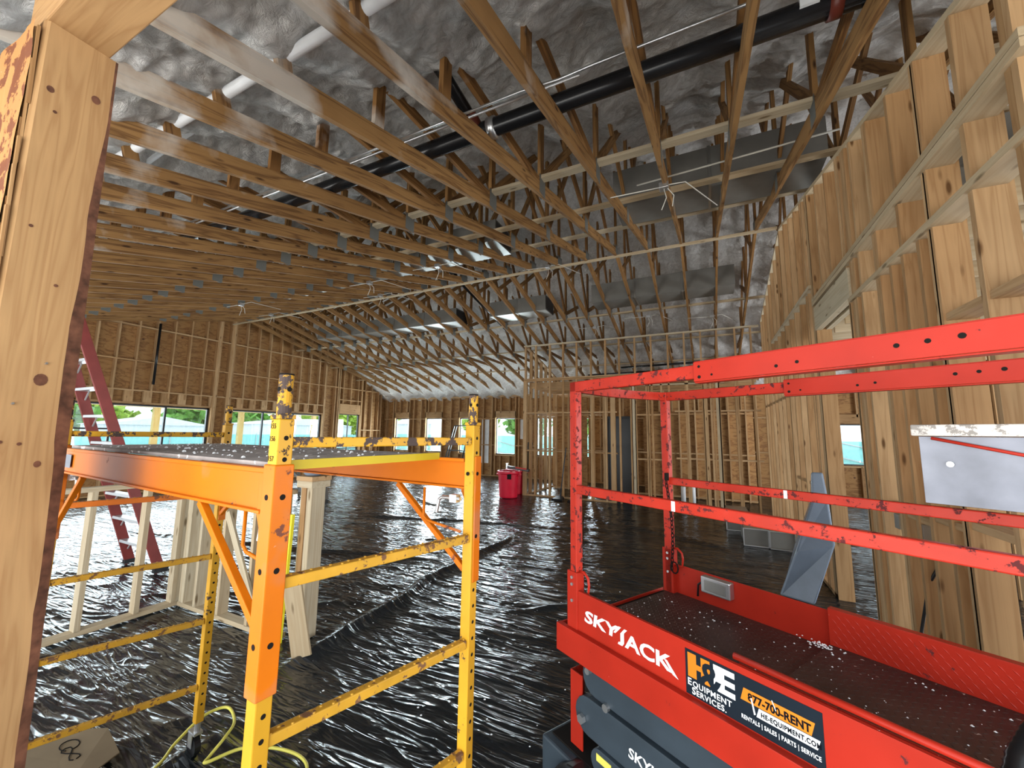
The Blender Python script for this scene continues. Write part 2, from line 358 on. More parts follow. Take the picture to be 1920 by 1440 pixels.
def copy_tree(o, parent=None):
    c = o.copy(); COL.objects.link(c); c.parent = parent
    for ch in [x for x in o.children]: copy_tree(ch, c)
    return c
ORD = ['first', 'second', 'third', 'fourth', 'fifth', 'sixth', 'seventh', 'eighth', 'ninth', 'tenth', 'eleventh', 'twelfth', 'thirteenth', 'fourteenth',
       'fifteenth', 'sixteenth', 'seventeenth', 'eighteenth', 'nineteenth', 'twentieth', 'twenty-first', 'twenty-second', 'twenty-third', 'twenty-fourth', 'twenty-fifth', 'twenty-sixth', 'twenty-seventh']

# value noise on numpy grids
def vnoise(x, y, seed=0):
    xi = np.floor(x).astype(int); yi = np.floor(y).astype(int); fx = x-xi; fy = y-yi
    fx = fx*fx*(3-2*fx); fy = fy*fy*(3-2*fy)
    def h(a, b):
        n = (a*374761393 + b*668265263 + seed*974634777) & 0x7fffffff
        n = ((n ^ (n >> 13))*1274126177) & 0x7fffffff
        return ((n ^ (n >> 16)) & 0xffff)/65535.0
    return (h(xi, yi)*(1-fx)+h(xi+1, yi)*fx)*(1-fy)+(h(xi, yi+1)*(1-fx)+h(xi+1, yi+1)*fx)*fy
def grid_mesh(name, xs, ys, zf, mat, origin=(0, 0, 0), smooth=True, flip=False, mask=None):
    X, Y = np.meshgrid(xs, ys); Z = zf(X, Y); nx, ny = len(xs), len(ys)
    co = np.stack([X, Y, Z], -1).reshape(-1, 3)
    i = (np.arange(ny-1)[:, None]*nx+np.arange(nx-1)[None, :]).ravel()
    q = np.stack([i, i+1, i+1+nx, i+nx], 1)
    if flip: q = q[:, ::-1]
    me = bpy.data.meshes.new(name); me.vertices.add(len(co)); me.vertices.foreach_set('co', co.ravel())
    me.loops.add(q.size); me.loops.foreach_set('vertex_index', q.ravel().astype(np.int32))
    me.polygons.add(len(q)); me.polygons.foreach_set('loop_start', (np.arange(len(q))*4).astype(np.int32))
    me.polygons.foreach_set('use_smooth', [smooth]*len(q))
    me.update(calc_edges=True); me.materials.append(M[mat])
    o = bpy.data.objects.new(name, me); COL.objects.link(o); return o

# ------------------------------------------------------------------ dimensions of the building
XG, YF, YN, YR, ZR, SL = -13.74, 14.42, 0.30, 7.42, 5.11, 0.255
def chz(y): return ZR-SL*abs(y-YR)          # underside of the truss bottom chords
def foz(y): return 3.40+0.50*(7.0-abs(y-YR))  # underside of the spray foam
XR = 1.177; XE = 6.2

# ------------------------------------------------------------------ floor
def floor_z(X, Y):
    a = vnoise(X*1.1+Y*0.3, Y*2.6-X*0.7, 1)-0.5
    rid = 1-np.abs(2*vnoise(X*1.1+0.5*Y, Y*4.2-X*1.1, 2)-1)
    rid2 = 1-np.abs(2*vnoise(X*3.0-1.3*Y, Y*8.5+X*1.9, 3)-1)
    rid3 = 1-np.abs(2*vnoise(X*6-2.0*Y, Y*17+X*3.1, 5)-1)
    z = 0.014*a+0.012*rid**5+0.007*rid2**5+0.0022*rid3**4
    # the long lifted edge of one sheet running away from the scaffold
    def fold(px, py, qx, qy, h, w):
        dx, dy = qx-px, qy-py; L = math.hypot(dx, dy)
        t = ((X-px)*dx+(Y-py)*dy)/L; n = -(X-px)*dy/L+(Y-py)*dx/L
        n = n+0.05*np.sin(t*2.1)+0.03*np.sin(t*5.3)
        e = np.clip(t/0.3, 0, 1)*np.clip((L-t)/0.6, 0, 1)
        return h*e*np.exp(-np.abs(n/w)**1.5)
    z += fold(-2.85, 2.0, -3.05, 6.6, 0.06, 0.06)+fold(-2.55, 1.6, -2.2, 0.3, 0.04, 0.05)
    z += fold(-6.5, 6.3, -1.2, 7.6, 0.03, 0.05)+fold(-9, 3.4, -3.2, 4.6, 0.03, 0.05)+fold(-3.0, 8.7, 0.6, 7.0, 0.035, 0.05)
    z += fold(-7.5, 9.0, -4.8, 7.2, 0.03, 0.04)+fold(-2.0, 3.6, 0.4, 5.4, 0.025, 0.04)
    ed = np.clip((X+4.3)/0.15, 0, 1)*np.clip((-X-3.1)/0.1, 0, 1)
    return z-0.012
def graded(a, b, c, d, fine, coarse):
    return np.unique(np.round(np.concatenate([np.arange(a, b, coarse), np.arange(b, c, fine), np.arange(c, d+coarse, coarse)]), 4))
fl = grid_mesh('floor', graded(XG-0.05, -6.5, 1.6, XE, 0.022, 0.06), graded(-0.4, 0.4, 7.0, YF+0.05, 0.022, 0.06), floor_z, 'poly')
tag(fl, 'black crinkled plastic sheeting covering the whole floor slab', 'floor', kind='structure')
MB().box(XG-0.4, XE+0.4, -0.55, YF+0.3, -0.35, -0.06).build('trim_1', 'concrete')
bpy.data.objects['trim_1']['kind'] = 'structure'; bpy.data.objects['trim_1']['label'] = 'concrete floor slab edge under the plastic sheeting'

# ------------------------------------------------------------------ roof underside in spray foam, roof deck
def foam_z(X, Y):
    base = foz(Y)
    ph = ((X-0.86)/0.575) % 1.0
    sc_ = -0.05*np.cos(2*np.pi*ph)                     # dips to each rafter
    n = 0.10*(vnoise(X*2.3, Y*2.1, 8)-0.5)+0.06*(vnoise(X*6, Y*6.2, 9)-0.5)+0.035*(vnoise(X*15, Y*16, 10)-0.5)+0.022*(vnoise(X*27, Y*26, 12)-0.5)+0.03*np.abs(vnoise(X*9, Y*9, 21)-0.5)
    ed = np.clip((Y-12.9)/1.5, 0, 1)
    return base+sc_+n-0.17*ed+0.0*X
fo = grid_mesh('ceiling', np.unique(np.round(np.concatenate([np.arange(XG-0.16, -5, 0.055), np.arange(-5, 1.6, 0.02), np.arange(1.6, XE+0.05, 0.055)]), 4)), np.unique(np.round(np.concatenate([np.arange(-0.45, 4.4, 0.022), np.arange(4.4, YF+0.2, 0.05)]), 4)), foam_z, 'foam', flip=True)
tag(fo, 'lumpy off-white spray foam under the sloping roof', 'ceiling', kind='structure')
rd = MB()
for s in (-1, 1):
    ye = YR+s*8.0
    rd.prism([(YR, foz(YR)+0.35), (ye, 3.4-0.5*1.0+0.35), (ye, 3.4-0.5+0.5), (YR, foz(YR)+0.5)], 'x', XG-0.5, XE+0.5)
rd.build('ceiling_deck', 'ply'); tag(bpy.data.objects['ceiling_deck'], 'plywood roof deck above the spray foam', 'roof', kind='structure')

# ------------------------------------------------------------------ walls with openings
def sheath(mb, ax, t0, t1, a0, a1, ztop, ops, z0=-0.05):
    """boxes/prisms filling a wall on plane normal to ax, thickness t0..t1; ops = (a0,a1,z0,z1)"""
    cuts = sorted({a0, a1}|{o[0] for o in ops}|{o[1] for o in ops}|({YR} if ax == 'x' and a0 < YR < a1 else set()))
    for p, q in zip(cuts[:-1], cuts[1:]):
        if q-p < 1e-6: continue
        segs = [(z0, None)]
        for o in ops:
            if o[0] <= p+1e-6 and o[1] >= q-1e-6: segs = [(z0, o[2]), (o[3], None)]
        for lo, hi in segs:
            za, zb = (hi, hi) if hi is not None else (ztop(p), ztop(q))
            if max(za, zb)-lo < 0.01: continue
            mb.prism([(p, lo), (q, lo), (q, zb), (p, za)], ax, t0, t1)
def stud_row(name, root, ax, t, dep, poss, zlo, ztop, ops, mat='stud', w=0.038, rough=0.0):
    """studs of a wall: each a part; ax = wall normal"""
    for a in poss:
        segs = [(zlo, ztop(a))]
        for o in ops:
            if o[0]-0.02 < a < o[1]+0.02: segs = [(zlo, o[2]-0.04), (o[3]+0.20, ztop(a))]
        for lo, hi in segs:
            if hi-lo < 0.08: continue
            m = MB()
            if ax == 'x': m.bar((t, a, lo), (t, a, hi), dep, w, (0, 1, 0))
            else: m.bar((a, t, lo), (a, t, hi), w, dep, (0, 1, 0))
            m.build(name, mat, root)
# gable wall (left)
gl = empty('wall_left', (XG, YR, 0), 'plywood gable wall with studs, blocking rows and long window openings', 'wall', kind='structure')
GW = [(2.2, 7.02, 0.62, 2.35), (7.62, 11.02, 0.62, 2.35), (11.85, 12.95, 0.3, 2.42)]
m = MB(); sheath(m, 'x', XG-0.16, XG-0.145, YN-0.6, YF+0.16, lambda y: foz(y)+0.3, GW); m.build('sheathing', 'ply', gl)
gtop = lambda y: foz(y)+0.02
skip = [7.15, 7.49]
stud_row('stud', gl, 'x', XG-0.075, 0.14, [a for a in np.arange(0.25, 14.35, 0.405) if all(abs(a-b) > 0.12 for b in (7.19, 7.42, 11.1, 11.8, 13.0))], 0, gtop, GW)
stud_row('stud', gl, 'x', XG-0.07, 0.15, [7.06, 7.10, 7.14, 7.44, 7.48, 7.52, 7.56, 11.06, 11.10, 11.72, 11.80, 12.99, 13.03, 14.2], 0, gtop, [])
for z, y0, y1 in ((3.5, 0.3, 14.3), (4.45, 3.0, 11.8), (2.70, 0.3, 11.06), (1.75, 13.05, 14.3), (3.0, 11.82, 12.99)):
    MB().box(XG-0.14, XG+0.0, y0, y1, z, z+0.038).build('blocking', 'stud', gl)
for o in GW:
    m = MB(); m.box(XG-0.13, XG-0.01, o[0]-0.04, o[1]+0.04, o[3]+0.02, o[3]+0.06); m.box(XG-0.13, XG-0.01, o[0]-0.04, o[1]+0.04, o[2]-0.06, o[2]-0.02)
    m.build('window_plate', 'stud', gl)
for k, a in enumerate(np.arange(0.5, 11.0, 0.405)):      # wide cripple blocks over the heads
    if 7.0 < a < 7.65: continue
    MB().box(XG-0.10, XG-0.02, a, a+0.19, 2.41, 2.70).build('header_block', 'stud', gl)
MB().box(XG-0.06, XG-0.0, 11.85, 12.95, 2.45, 2.85).build('header', 'stud', gl)
MB().box(XG-0.14, XG, YN, YF, 0.0, 0.04).build('bottom_plate', 'stud', gl)
# eave wall (back)
bw = empty('wall_back', (-3, YF, 0), 'plywood eave wall with studs and a row of tall windows', 'wall', kind='structure')
xs_w = [-13.06+1.80*k for k in range(0, 5)]
BW = [(-13.06, -12.24, 0.88, 2.33), (-11.30, -10.43, 0.88, 2.33), (-9.52, -8.65, 0.88, 2.33), (-7.76, -6.88, 0.88, 2.33), (-5.95, -5.08, 0.88, 2.33), (-4.6, -3.9, 0.88, 2.33), (3.40, 4.30, 0.95, 2.10)]
m = MB(); sheath(m, 'y', YF+0.145, YF+0.16, XG-0.16, XE, lambda x: 3.45, BW); m.build('sheathing', 'ply', bw)
edges = [e for o in BW for e in (o[0]-0.02, o[1]+0.02)]
stud_row('stud', bw, 'y', YF+0.075, 0.14, [a for a in np.arange(-13.6, 6.1, 0.405) if all(abs(a-e) > 0.09 for e in edges)], 0, lambda x: 3.22, BW)
stud_row('stud', bw, 'y', YF+0.075, 0.14, edges, 0, lambda x: 3.22, [])
for o in BW:
    MB().box(o[0]-0.04, o[1]+0.04, YF+0.005, YF+0.09, o[3]+0.02, o[3]+0.28).build('header', 'stud', bw)
    MB().box(o[0], o[1], YF+0.005, YF+0.14, o[2]-0.06, o[2]-0.02).build('window_plate', 'stud', bw)
cur = XG
for o in BW+[(XE, XE, 0, 0)]:
    for z in (2.28, 1.22):
        if o[0]-cur > 0.2: MB().box(cur+0.03, o[0]-0.04, YF+0.01, YF+0.10, z, z+0.038).build('blocking', 'stud', bw)
    cur = o[1]
m = MB(); m.box(XG, XE, YF, YF+0.14, 0, 0.04); m.build('bottom_plate', 'stud', bw)
m = MB(); m.box(XG, XE, YF, YF+0.14, 3.18, 3.26); m.build('top_plate', 'stud', bw)
for x0, x1, z0, z1 in ((-8.45, -8.12, 0.5, 2.27), (-6.75, -6.5, 1.5, 2.27)):
    MB().box(x0, x1, YF+0.12, YF+0.135, z0, z1).build('membrane_patch', 'tent', bw)
# outer right side
ow = empty('wall_outer', (XE, YR, 0), 'plywood outer wall far to the right beyond the stud wall', 'wall', kind='structure')
m = MB(); sheath(m, 'x', XE, XE+0.02, YN-0.6, YF, lambda y: foz(y)+0.1, [(2.0, 6.0, 0.6, 3.0), (7.0, 11.0, 0.6, 3.0)]); m.build('sheathing', 'ply', ow)  # openings added in this wall to let outside light in
stud_row('stud', ow, 'x', XE-0.07, 0.14, list(np.arange(0.4, 14.3, 0.405)), 0, gtop, [(2.0, 6.0, 0.6, 3.0), (7.0, 11.0, 0.6, 3.0)])

# windows
wi = 0
def window(ax, t, o, muls=(), bars=(), fw_=0.045, glassy=True):
    global wi; wi += 1
    w = empty('window_%d' % wi, ((t, (o[0]+o[1])/2, o[2]) if ax == 'x' else ((o[0]+o[1])/2, t, o[2])), None, None, kind='structure')
    m = MB()
    def bx(a0, a1, z0, z1, d=0.035):
        if ax == 'x': m.box(t-d, t+d, a0, a1, z0, z1)
        else: m.box(a0, a1, t-d, t+d, z0, z1)
    bx(o[0], o[0]+fw_, o[2], o[3]); bx(o[1]-fw_, o[1], o[2], o[3]); bx(o[0], o[1], o[2], o[2]+fw_); bx(o[0], o[1], o[3]-fw_, o[3])
    for a in muls: bx(a-fw_/2, a+fw_/2, o[2], o[3], 0.03)
    for a0, a1, z in bars: bx(a0, a1, z-0.02, z+0.02, 0.03)
    m.build('window_frame', 'frameblk', w)
    if glassy:
        g = MB()
        if ax == 'x': g.box(t-0.003, t+0.003, o[0]+fw_, o[1]-fw_, o[2]+fw_, o[3]-fw_)
        else: g.box(o[0]+fw_, o[1]-fw_, t-0.003, t+0.003, o[2]+fw_, o[3]-fw_)
        g.build('glass', 'glass', w)
    return w
w = window('x', XG-0.12, GW[0], muls=(3.6, 4.78, 5.93), bars=((2.2, 4.78, 1.69),)); tag(w, 'long black-framed gable window behind the red stepladder', 'window')
w = window('x', XG-0.12, GW[1], muls=(8.72, 9.85)); tag(w, 'long black-framed gable window right of the triple stud post', 'window')
w = window('x', XG-0.12, GW[2], muls=(12.4,), bars=((11.9, 12.9, 1.4), (11.9, 12.9, 1.0)), fw_=0.02); tag(w, 'narrow gable opening with yellowish header beside the corner', 'window')
wn_lab = ['narrow black-framed eave window nearest the gable corner', 'second eave window from the gable corner with autumn tree outside', 'eave window behind the leaning black screen frames',
          'eave window left of the stud partition above the red bins', 'eave window seen through the end of the stud partition', 'slim eave window deeper behind the partition studs', 'lone window seen through the right door opening with teal outside']
for o, l in zip(BW, wn_lab):
    tag(window('y', YF+0.12, o, fw_=0.03), l, 'window')

# right stud wall
rw = empty('wall_right', (XR, 6, 0), 'tall framed stud wall on the right rising to the sloping roof', 'wall', kind='structure')
rtop = lambda y: chz(y)-0.045
DOOR = (4.42, 5.55, -1.0, 2.91)
def rstud(y, z0=0.0, z1=None, w=0.038, mat='stud', dx=0.0):
    MB().bar((XR+0.07+dx, y, z0), (XR+0.07+dx, y, (rtop(y) if z1 is None else z1)), 0.14, w, (0, 1, 0)).build('stud', mat, rw)
for y in np.arange(2.18, 10.4, 0.378):
    y = float(y)
    if DOOR[0] < y < DOOR[1]: rstud(y, 3.28)
    else: rstud(y)
for y in (2.22, 2.96, 3.74, 4.20, 4.24, 4.28, 4.38, 5.60, 5.64, 5.68, 5.86, 7.5, 10.42): rstud(y)
for y in (3.50, 4.36, 3.1): rstud(y, 0, 2.88)
MB().bar((XR+0.07, 1.95, rtop(1.95)+0.02), (XR+0.07, YR, rtop(YR)+0.02), 0.14, 0.04).build('top_plate', 'studpale', rw)
MB().bar((XR+0.07, YR, rtop(YR)+0.02), (XR+0.07, 10.5, rtop(10.5)+0.02), 0.14, 0.04).build('top_plate', 'studpale', rw)
m = MB(); m.box(XR-0.02, XR+0.12, 2.1, 5.6, 3.225, 3.265); m.box(XR-0.02, XR+0.12, 2.1, 5.6, 3.27, 3.31); m.build('plate', 'studpale', rw)
MB().box(XR-0.03, XR+0.14, 5.65, 8.8, 3.46, 3.50).build('plate', 'studpale', rw)
MB().box(XR-0.02, XR+0.12, 2.1, 4.33, 2.88, 2.92).build('plate', 'studpale', rw)
MB().box(XR-0.01, XR+0.05, 4.33, 5.58, 2.93, 3.20).build('header', 'studpale', rw)
MB().box(XR+0.09, XR+0.14, 4.33, 5.58, 2.93, 3.20).build('header', 'studpale', rw)
for y0, y1, z in ((2.22, 2.55, 1.25), (2.58, 2.94, 1.25), (2.98, 3.3, 1.22), (3.35, 3.72, 1.18), (3.76, 4.1, 1.2), (5.9, 6.2, 1.10), (6.3, 6.6, 1.10), (6.7, 7.0, 1.10), (7.05, 7.4, 1.10),
                 (2.22, 2.55, 2.34), (2.6, 2.94, 2.34), (5.9, 7.4, 2.35), (7.5, 10.4, 2.35)):
    MB().box(XR+0.01, XR+0.13, y0, y1, z, z+0.038).build('blocking', 'stud', rw)
m = MB(); m.box(XR, XR+0.14, 2.1, 4.4, 0, 0.04); m.box(XR, XR+0.14, 5.58, 10.5, 0, 0.04); m.build('bottom_plate', 'stud', rw)

# stud partition facing the camera
YP = 10.5
pw = empty('wall_partition', (-1.8, YP, 0), 'tall open stud partition with a mid plate in front of dark rooms', 'wall', kind='structure')
px = [-4.70, -4.38, -3.95, -3.56, -3.17, -2.77, -2.38, -2.02, -1.62, -1.22, -0.82, -0.44, -0.07, 0.28, 0.66, 0.98]
def pst(x, z0, z1, w=0.038, y=YP, mat='stud', d=0.09, root=None):
    MB().bar((x, y+0.045, z0), (x, y+0.045, z1), w, d, (0, 1, 0)).build('stud', mat, root or pw)
for i, x in enumerate(px):
    pst(x, 3.28, 4.23); pst(x, 0.0, 3.2, 0.10 if i in (0,) else 0.038)
for x in (-2.73, -1.74, -1.35, -1.30, 0.10, 0.15, -0.40, 0.62, -1.0): pst(x, 0.0, 3.2, mat='stud')
for x, w in ((-2.2, 0.12), (-0.02, 0.09)): pst(x, 0.0, 3.2, w)
for x in (-1.66, 0.245): pst(x, 0, 2.95, 0.08, mat='studpale')
for z, x0, x1, mt in ((4.23, -4.75, 1.15, 'studpale'), (3.20, -4.75, 1.15, 'stud'), (3.245, -4.75, 1.15, 'stud'), (2.95, -1.75, 0.4, 'studpale')):
    MB().box(x0, x1, YP, YP+0.09, z, z+0.038).build('plate', mt, pw)
for z, x0, x1 in ((2.28, -4.65, -2.1), (1.22, -4.65, -2.1), (2.28, -0.7, 1.1), (1.15, -0.7, 1.1), (1.10, -1.6, -0.8), (0.0, -4.65, -2.15), (0.0, -1.2, 1.1), (2.2, -1.6, -0.8)):
    MB().box(x0, x1, YP+0.005, YP+0.085, z, z+0.038).build('blocking', 'stud', pw)
# its return toward the eave wall
rp = empty('wall_return', (-4.70, 12.4, 0), 'stud return wall running back from the partition end', 'wall', kind='structure')
for y in np.arange(10.85, 14.3, 0.4):
    y = float(y); MB().bar((-4.66, y, 0), (-4.66, y, min(4.2, chz(y)-0.05)), 0.09, 0.038, (0, 1, 0)).build('stud', 'stud', rp)
for z in (3.20, 2.28, 1.22, 0.0): MB().box(-4.70, -4.62, 10.62, 14.35, z, z+0.04).build('blocking', 'stud', rp)
MB().bar((-4.66, 10.62, 4.2), (-4.66, 14.3, chz(14.3)-0.03), 0.09, 0.04).build('top_plate', 'stud', rp)
# inner partitions
ip = empty('wall_inner', (-1.5, 12.3, 0), 'second stud row inside the dark rooms behind the partition', 'wall', kind='structure')
for x in list(np.arange(-4.4, 1.1, 0.41)):
    if -2.75 < x < -1.95: continue
    pst(float(x), 0, 3.0, 0.038, 12.3, 'stud', 0.09, ip)
for z in (3.0, 2.3, 1.2, 0.02): 
    MB().box(-4.5, -2.8, 12.31, 12.38, z, z+0.04).build('blocking', 'stud', ip); MB().box(-1.9, 1.1, 12.31, 12.38, z, z+0.04).build('blocking', 'stud', ip)
MB().box(-1.7, 1.1, 12.39, 12.41, 0.0, 2.4).build('sheathing', 'ply', ip)
MB().box(-4.4, -3.4, 12.39, 12.41, 0.0, 2.9).build('sheathing', 'ply', ip)
for x in (-2.85, -1.92): pst(x, 0, 3.0, 0.07, 12.3, 'stud', 0.09, ip)
dr = empty('door_1', (-2.4, 12.36, 0), 'dark narrow doorway frame deep behind the partition studs', 'door', kind='structure')
m = MB(); m.box(-2.80, -2.72, 12.3, 12.42, 0, 2.2); m.box(-2.06, -1.98, 12.3, 12.42, 0, 2.2); m.box(-2.80, -1.98, 12.3, 12.42, 2.2, 2.27); m.build('door_frame', 'frameblk', dr)
MB().box(-2.72, -2.06, 12.37, 12.41, 0.02, 2.2).build('doorway_dark_sheet', 'black', dr)  # black sheet stands for the darkness inside the doorway
# ceiling joists over the partitioned rooms
for i, y in enumerate(np.arange(10.75, 14.2, 0.41)):
    j = MB(); j.box(-4.6, 1.1, float(y), float(y)+0.038, 3.02, 3.19); o = j.build('ceiling_joist', 'stud')
    tag(o, '%s pale joist back from the stud partition mid plate' % ORD[i], 'joist', 'joists over the partitioned rooms')
# second stud wall beyond the right wall, with joists
bp = empty('wall_beyond', (3.0, 4.6, 0), 'inner stud wall beyond the tall right stud wall', 'wall', kind='structure')
for y in np.arange(2.0, 9.0, 0.41):
    if 4.2 < y < 5.3 or 6.7 < y < 7.4: continue
    MB().bar((3.0, float(y), 0), (3.0, float(y), 2.85), 0.09, 0.038, (0, 1, 0)).build('stud', 'stud', bp)
for z in (2.85, 2.89, 1.2, 0.0): MB().box(2.95, 3.05, 1.9, 4.15 if z < 2 else 9.0, z, z+0.038).build('plate', 'stud', bp)
for i, y in enumerate(np.arange(2.1, 9.0, 0.41)):
    o = MB().box(1.4, 4.6, float(y), float(y)+0.038, 2.94, 3.12).build('ceiling_joist', 'studpale')
    tag(o, '%s pale joist from the camera beyond the right stud wall' % ORD[i], 'joist', 'joists beyond the right wall')

# ------------------------------------------------------------------ roof trusses
CH = 0.135
def make_truss():
    t = empty('roof_truss', (0, YR, 0))
    def wb_(p, q, w=0.085):
        m = MB(); m.bar((0, p[0], p[1]), (0, q[0], q[1]), 0.036, w, (0, 0, 1) if abs(q[0]-p[0]) > 0.3 else (0, 1, 0)); m.build('web', 'truss', t)
    for s in (-1, 1):
        ye = YR+s*7.15
        m = MB(); m.bar((0, ye, chz(ye)+CH/2), (0, YR-s*0.03, ZR+CH/2+0.008), 0.038, CH, (0, 0, 1)); m.build('bottom_chord', 'truss', t)
        def P(d, dz=0): return (YR+s*d, chz(YR+s*d)+CH*0.8+dz)
        def T(d, dz=0.06): return (YR+s*d, foz(YR+s*d)+dz)
        wb_(P(5.52), T(5.52)); wb_(P(3.86), T(3.86)); wb_(P(2.18), T(2.18))
        wb_(P(3.86), (YR+s*5.45, foz(YR+s*5.45)+0.05)); wb_(P(3.95), T(2.5)); wb_(P(2.18), T(1.1)); wb_(P(2.0), T(3.3)); wb_(P(0.6), T(1.9)); wb_(P(6.2), T(6.25))
        if s == 1: wb_(P(0.95), T(0.95))
        for d in (3.86, 2.18):
            y = YR+s*d; z = chz(y)
            m = MB(); m.box(0.0192, 0.0215, y-0.075, y+0.075, z+0.0, z+0.20); m.box(-0.0215, -0.0192, y-0.075, y+0.075, z+0.0, z+0.20)
            m.build('gusset_plate', 'plate', t)
    wb_((YR, ZR+CH*0.7), (YR, foz(YR)+0.06))
    m = MB(); m.box(0.0192, 0.0215, YR-0.12, YR+0.12, ZR+0.02, ZR+0.19); m.box(-0.0215, -0.0192, YR-0.12, YR+0.12, ZR+0.02, ZR+0.19); m.build('gusset_plate', 'plate', t)
    return t
tr0 = make_truss(); first = True
xl = [0.86-0.575*k for k in range(0, 25)]
tl = list(reversed(xl))
for i, x in enumerate(tl):
    t = tr0 if first else copy_tree(tr0); first = False
    t.location.x = x
    k = len(tl)-1-i
    if k < 12: lab = 'pine scissor roof truss, %s one left of the tall right stud wall' % ORD[k]
    else: lab = 'pine scissor roof truss, %s one in from the gable wall' % ORD[i]
    tag(t, lab, 'roof truss', 'roof trusses over the main hall')
for i in range(8):
    t = copy_tree(tr0); t.location.x = 0.86+0.575*(i+1)
    tag(t, 'pine scissor roof truss, %s one beyond the right stud wall' % ORD[i], 'roof truss', 'roof trusses beyond the right wall')
# braces running along the roof on the bottom chords
br = [(3.66, 'long pale brace lying across the chords nearest the open side'), (4.95, 'long pale brace across the near chords behind the front one'), (6.2, 'long brace across the near chords just before the ridge'),
      (9.78, 'long brace across the far chords under the ducts'), (11.35, 'long brace across the far chords halfway down the slope'), (12.7, 'long brace across the far chords near the eave wall')]
for y, l in br:
    z = chz(y)+CH+0.022
    o = MB().bar((XG+0.05, y-0.10, z), (XE-0.1, y-0.10, z), 0.085, 0.036, (0, 0, 1)).build('truss_brace', 'studpale'); tag(o, l, 'brace')
o = MB().box(XG+0.02, XR-0.02, YR-0.03, YR+0.03, ZR-0.03, ZR+0.005).build('ridge_brace', 'studpale'); tag(o, 'bright straight strip along the ridge where the chords meet', 'brace')

# ------------------------------------------------------------------ services in the roof
def pipe(name, pts, r, mat, label, cat, n=14, parts=None):
    if parts is None:
        o = MB().tube(pts, r, n).build(name, mat, smooth=True); return tag(o, label, cat)
yb = 2.47; zb = chz(yb)+CH+0.072
bpz = empty('black_pipe', (-3.0, yb, zb), 'long black pipe resting across the near truss chords', 'pipe')
MB().tube([(XG+0.3, yb, zb), (XE-0.2, yb, zb)], 0.066, 18).build('pipe_body', 'blackpipe', bpz, smooth=True)
for x in (-1.40, 0.72): 
    MB().tube([(x-0.03, yb, zb), (x+0.03, yb, zb)], 0.078, 18).build('coupling', 'rustred' if x > 0 else 'steel', bpz, smooth=True)
m = MB(); m.tube([(-1.53, yb+0.03, zb+0.02), (-1.60, yb-0.35, zb+0.20), (-1.66, yb-0.6, zb+0.30)], 0.045, 14); m.build('branch', 'blackpipe', bpz, smooth=True)
m = MB(); m.tube([(-1.53, yb, zb+0.01), (-1.55, yb-0.12, zb+0.075)], 0.056, 14); m.build('coupling', 'rustred', bpz, smooth=True)
m = MB(); m.box(0.55, 0.64, yb-0.080, yb-0.05, zb-0.02, zb+0.05); m.build('pipe_label', 'white', bpz)
pipe('black_pipe', [(-5.15, 7.2, ZR+0.28), (-5.15, 10.35, chz(10.35)+0.30)], 0.05, 'blackpipe', 'black pipe running down the far slope between two trusses', 'pipe')
pipe('black_pipe', [(-2.3, 12.3, 3.75), (1.1, 12.0, 3.75)], 0.03, 'blackpipe', 'thin black pipe low behind the upper partition studs', 'pipe')
pipe('black_pipe', [(-3.4, 12.6, 3.62), (1.1, 12.3, 3.62)], 0.025, 'blackpipe', 'thinner black pipe just below its twin behind the upper partition studs', 'pipe')
pipe('black_pipe', [(-13.8+0.25, 5.46, 2.9), (-13.8+0.25, 5.46, 4.6)], 0.03, 'blackpipe', 'short black vertical pipe on the gable wall left of the stud post', 'pipe')
yc = 2.12; zc = chz(yc)+CH+0.014
pipe('conduit', [(XG+0.5, yc, zc), (-1.0, yc, zc), (-0.75, yc+0.02, zc), (-0.55, yc+0.06, zc+0.05), (XE-0.3, yc+0.06, zc+0.05)], 0.0095, 'steel', 'thin metal conduit on the near chords, front one of two', 'conduit', 8)
pipe('conduit', [(XG+0.5, yc+0.04, zc), (-0.62, yc+0.04, zc)], 0.0095, 'steel', 'thin metal conduit on the near chords, rear one of two', 'conduit', 8)
pipe('conduit', [(-0.6, 4.35, chz(4.35)+CH+0.02), (XR, 4.2, chz(4.2)+CH+0.02)], 0.009, 'wire', 'bright thin wire across the near chords toward the right wall', 'conduit', 6)
pipe('sprinkler_pipe', [(XG+0.5, 1.22, 3.76), (-1.2, 1.22, 3.76)], 0.032, 'tent', 'white coated pipe half buried in the foam at upper left', 'pipe', 12)
pipe('sprinkler_pipe', [(-4.2, 1.45, 3.93), (-3.6, 1.40, 3.90), (-3.0, 1.40, 3.93)], 0.02, 'tent', 'short white pipe stub in the foam beside the longer one', 'pipe', 12)
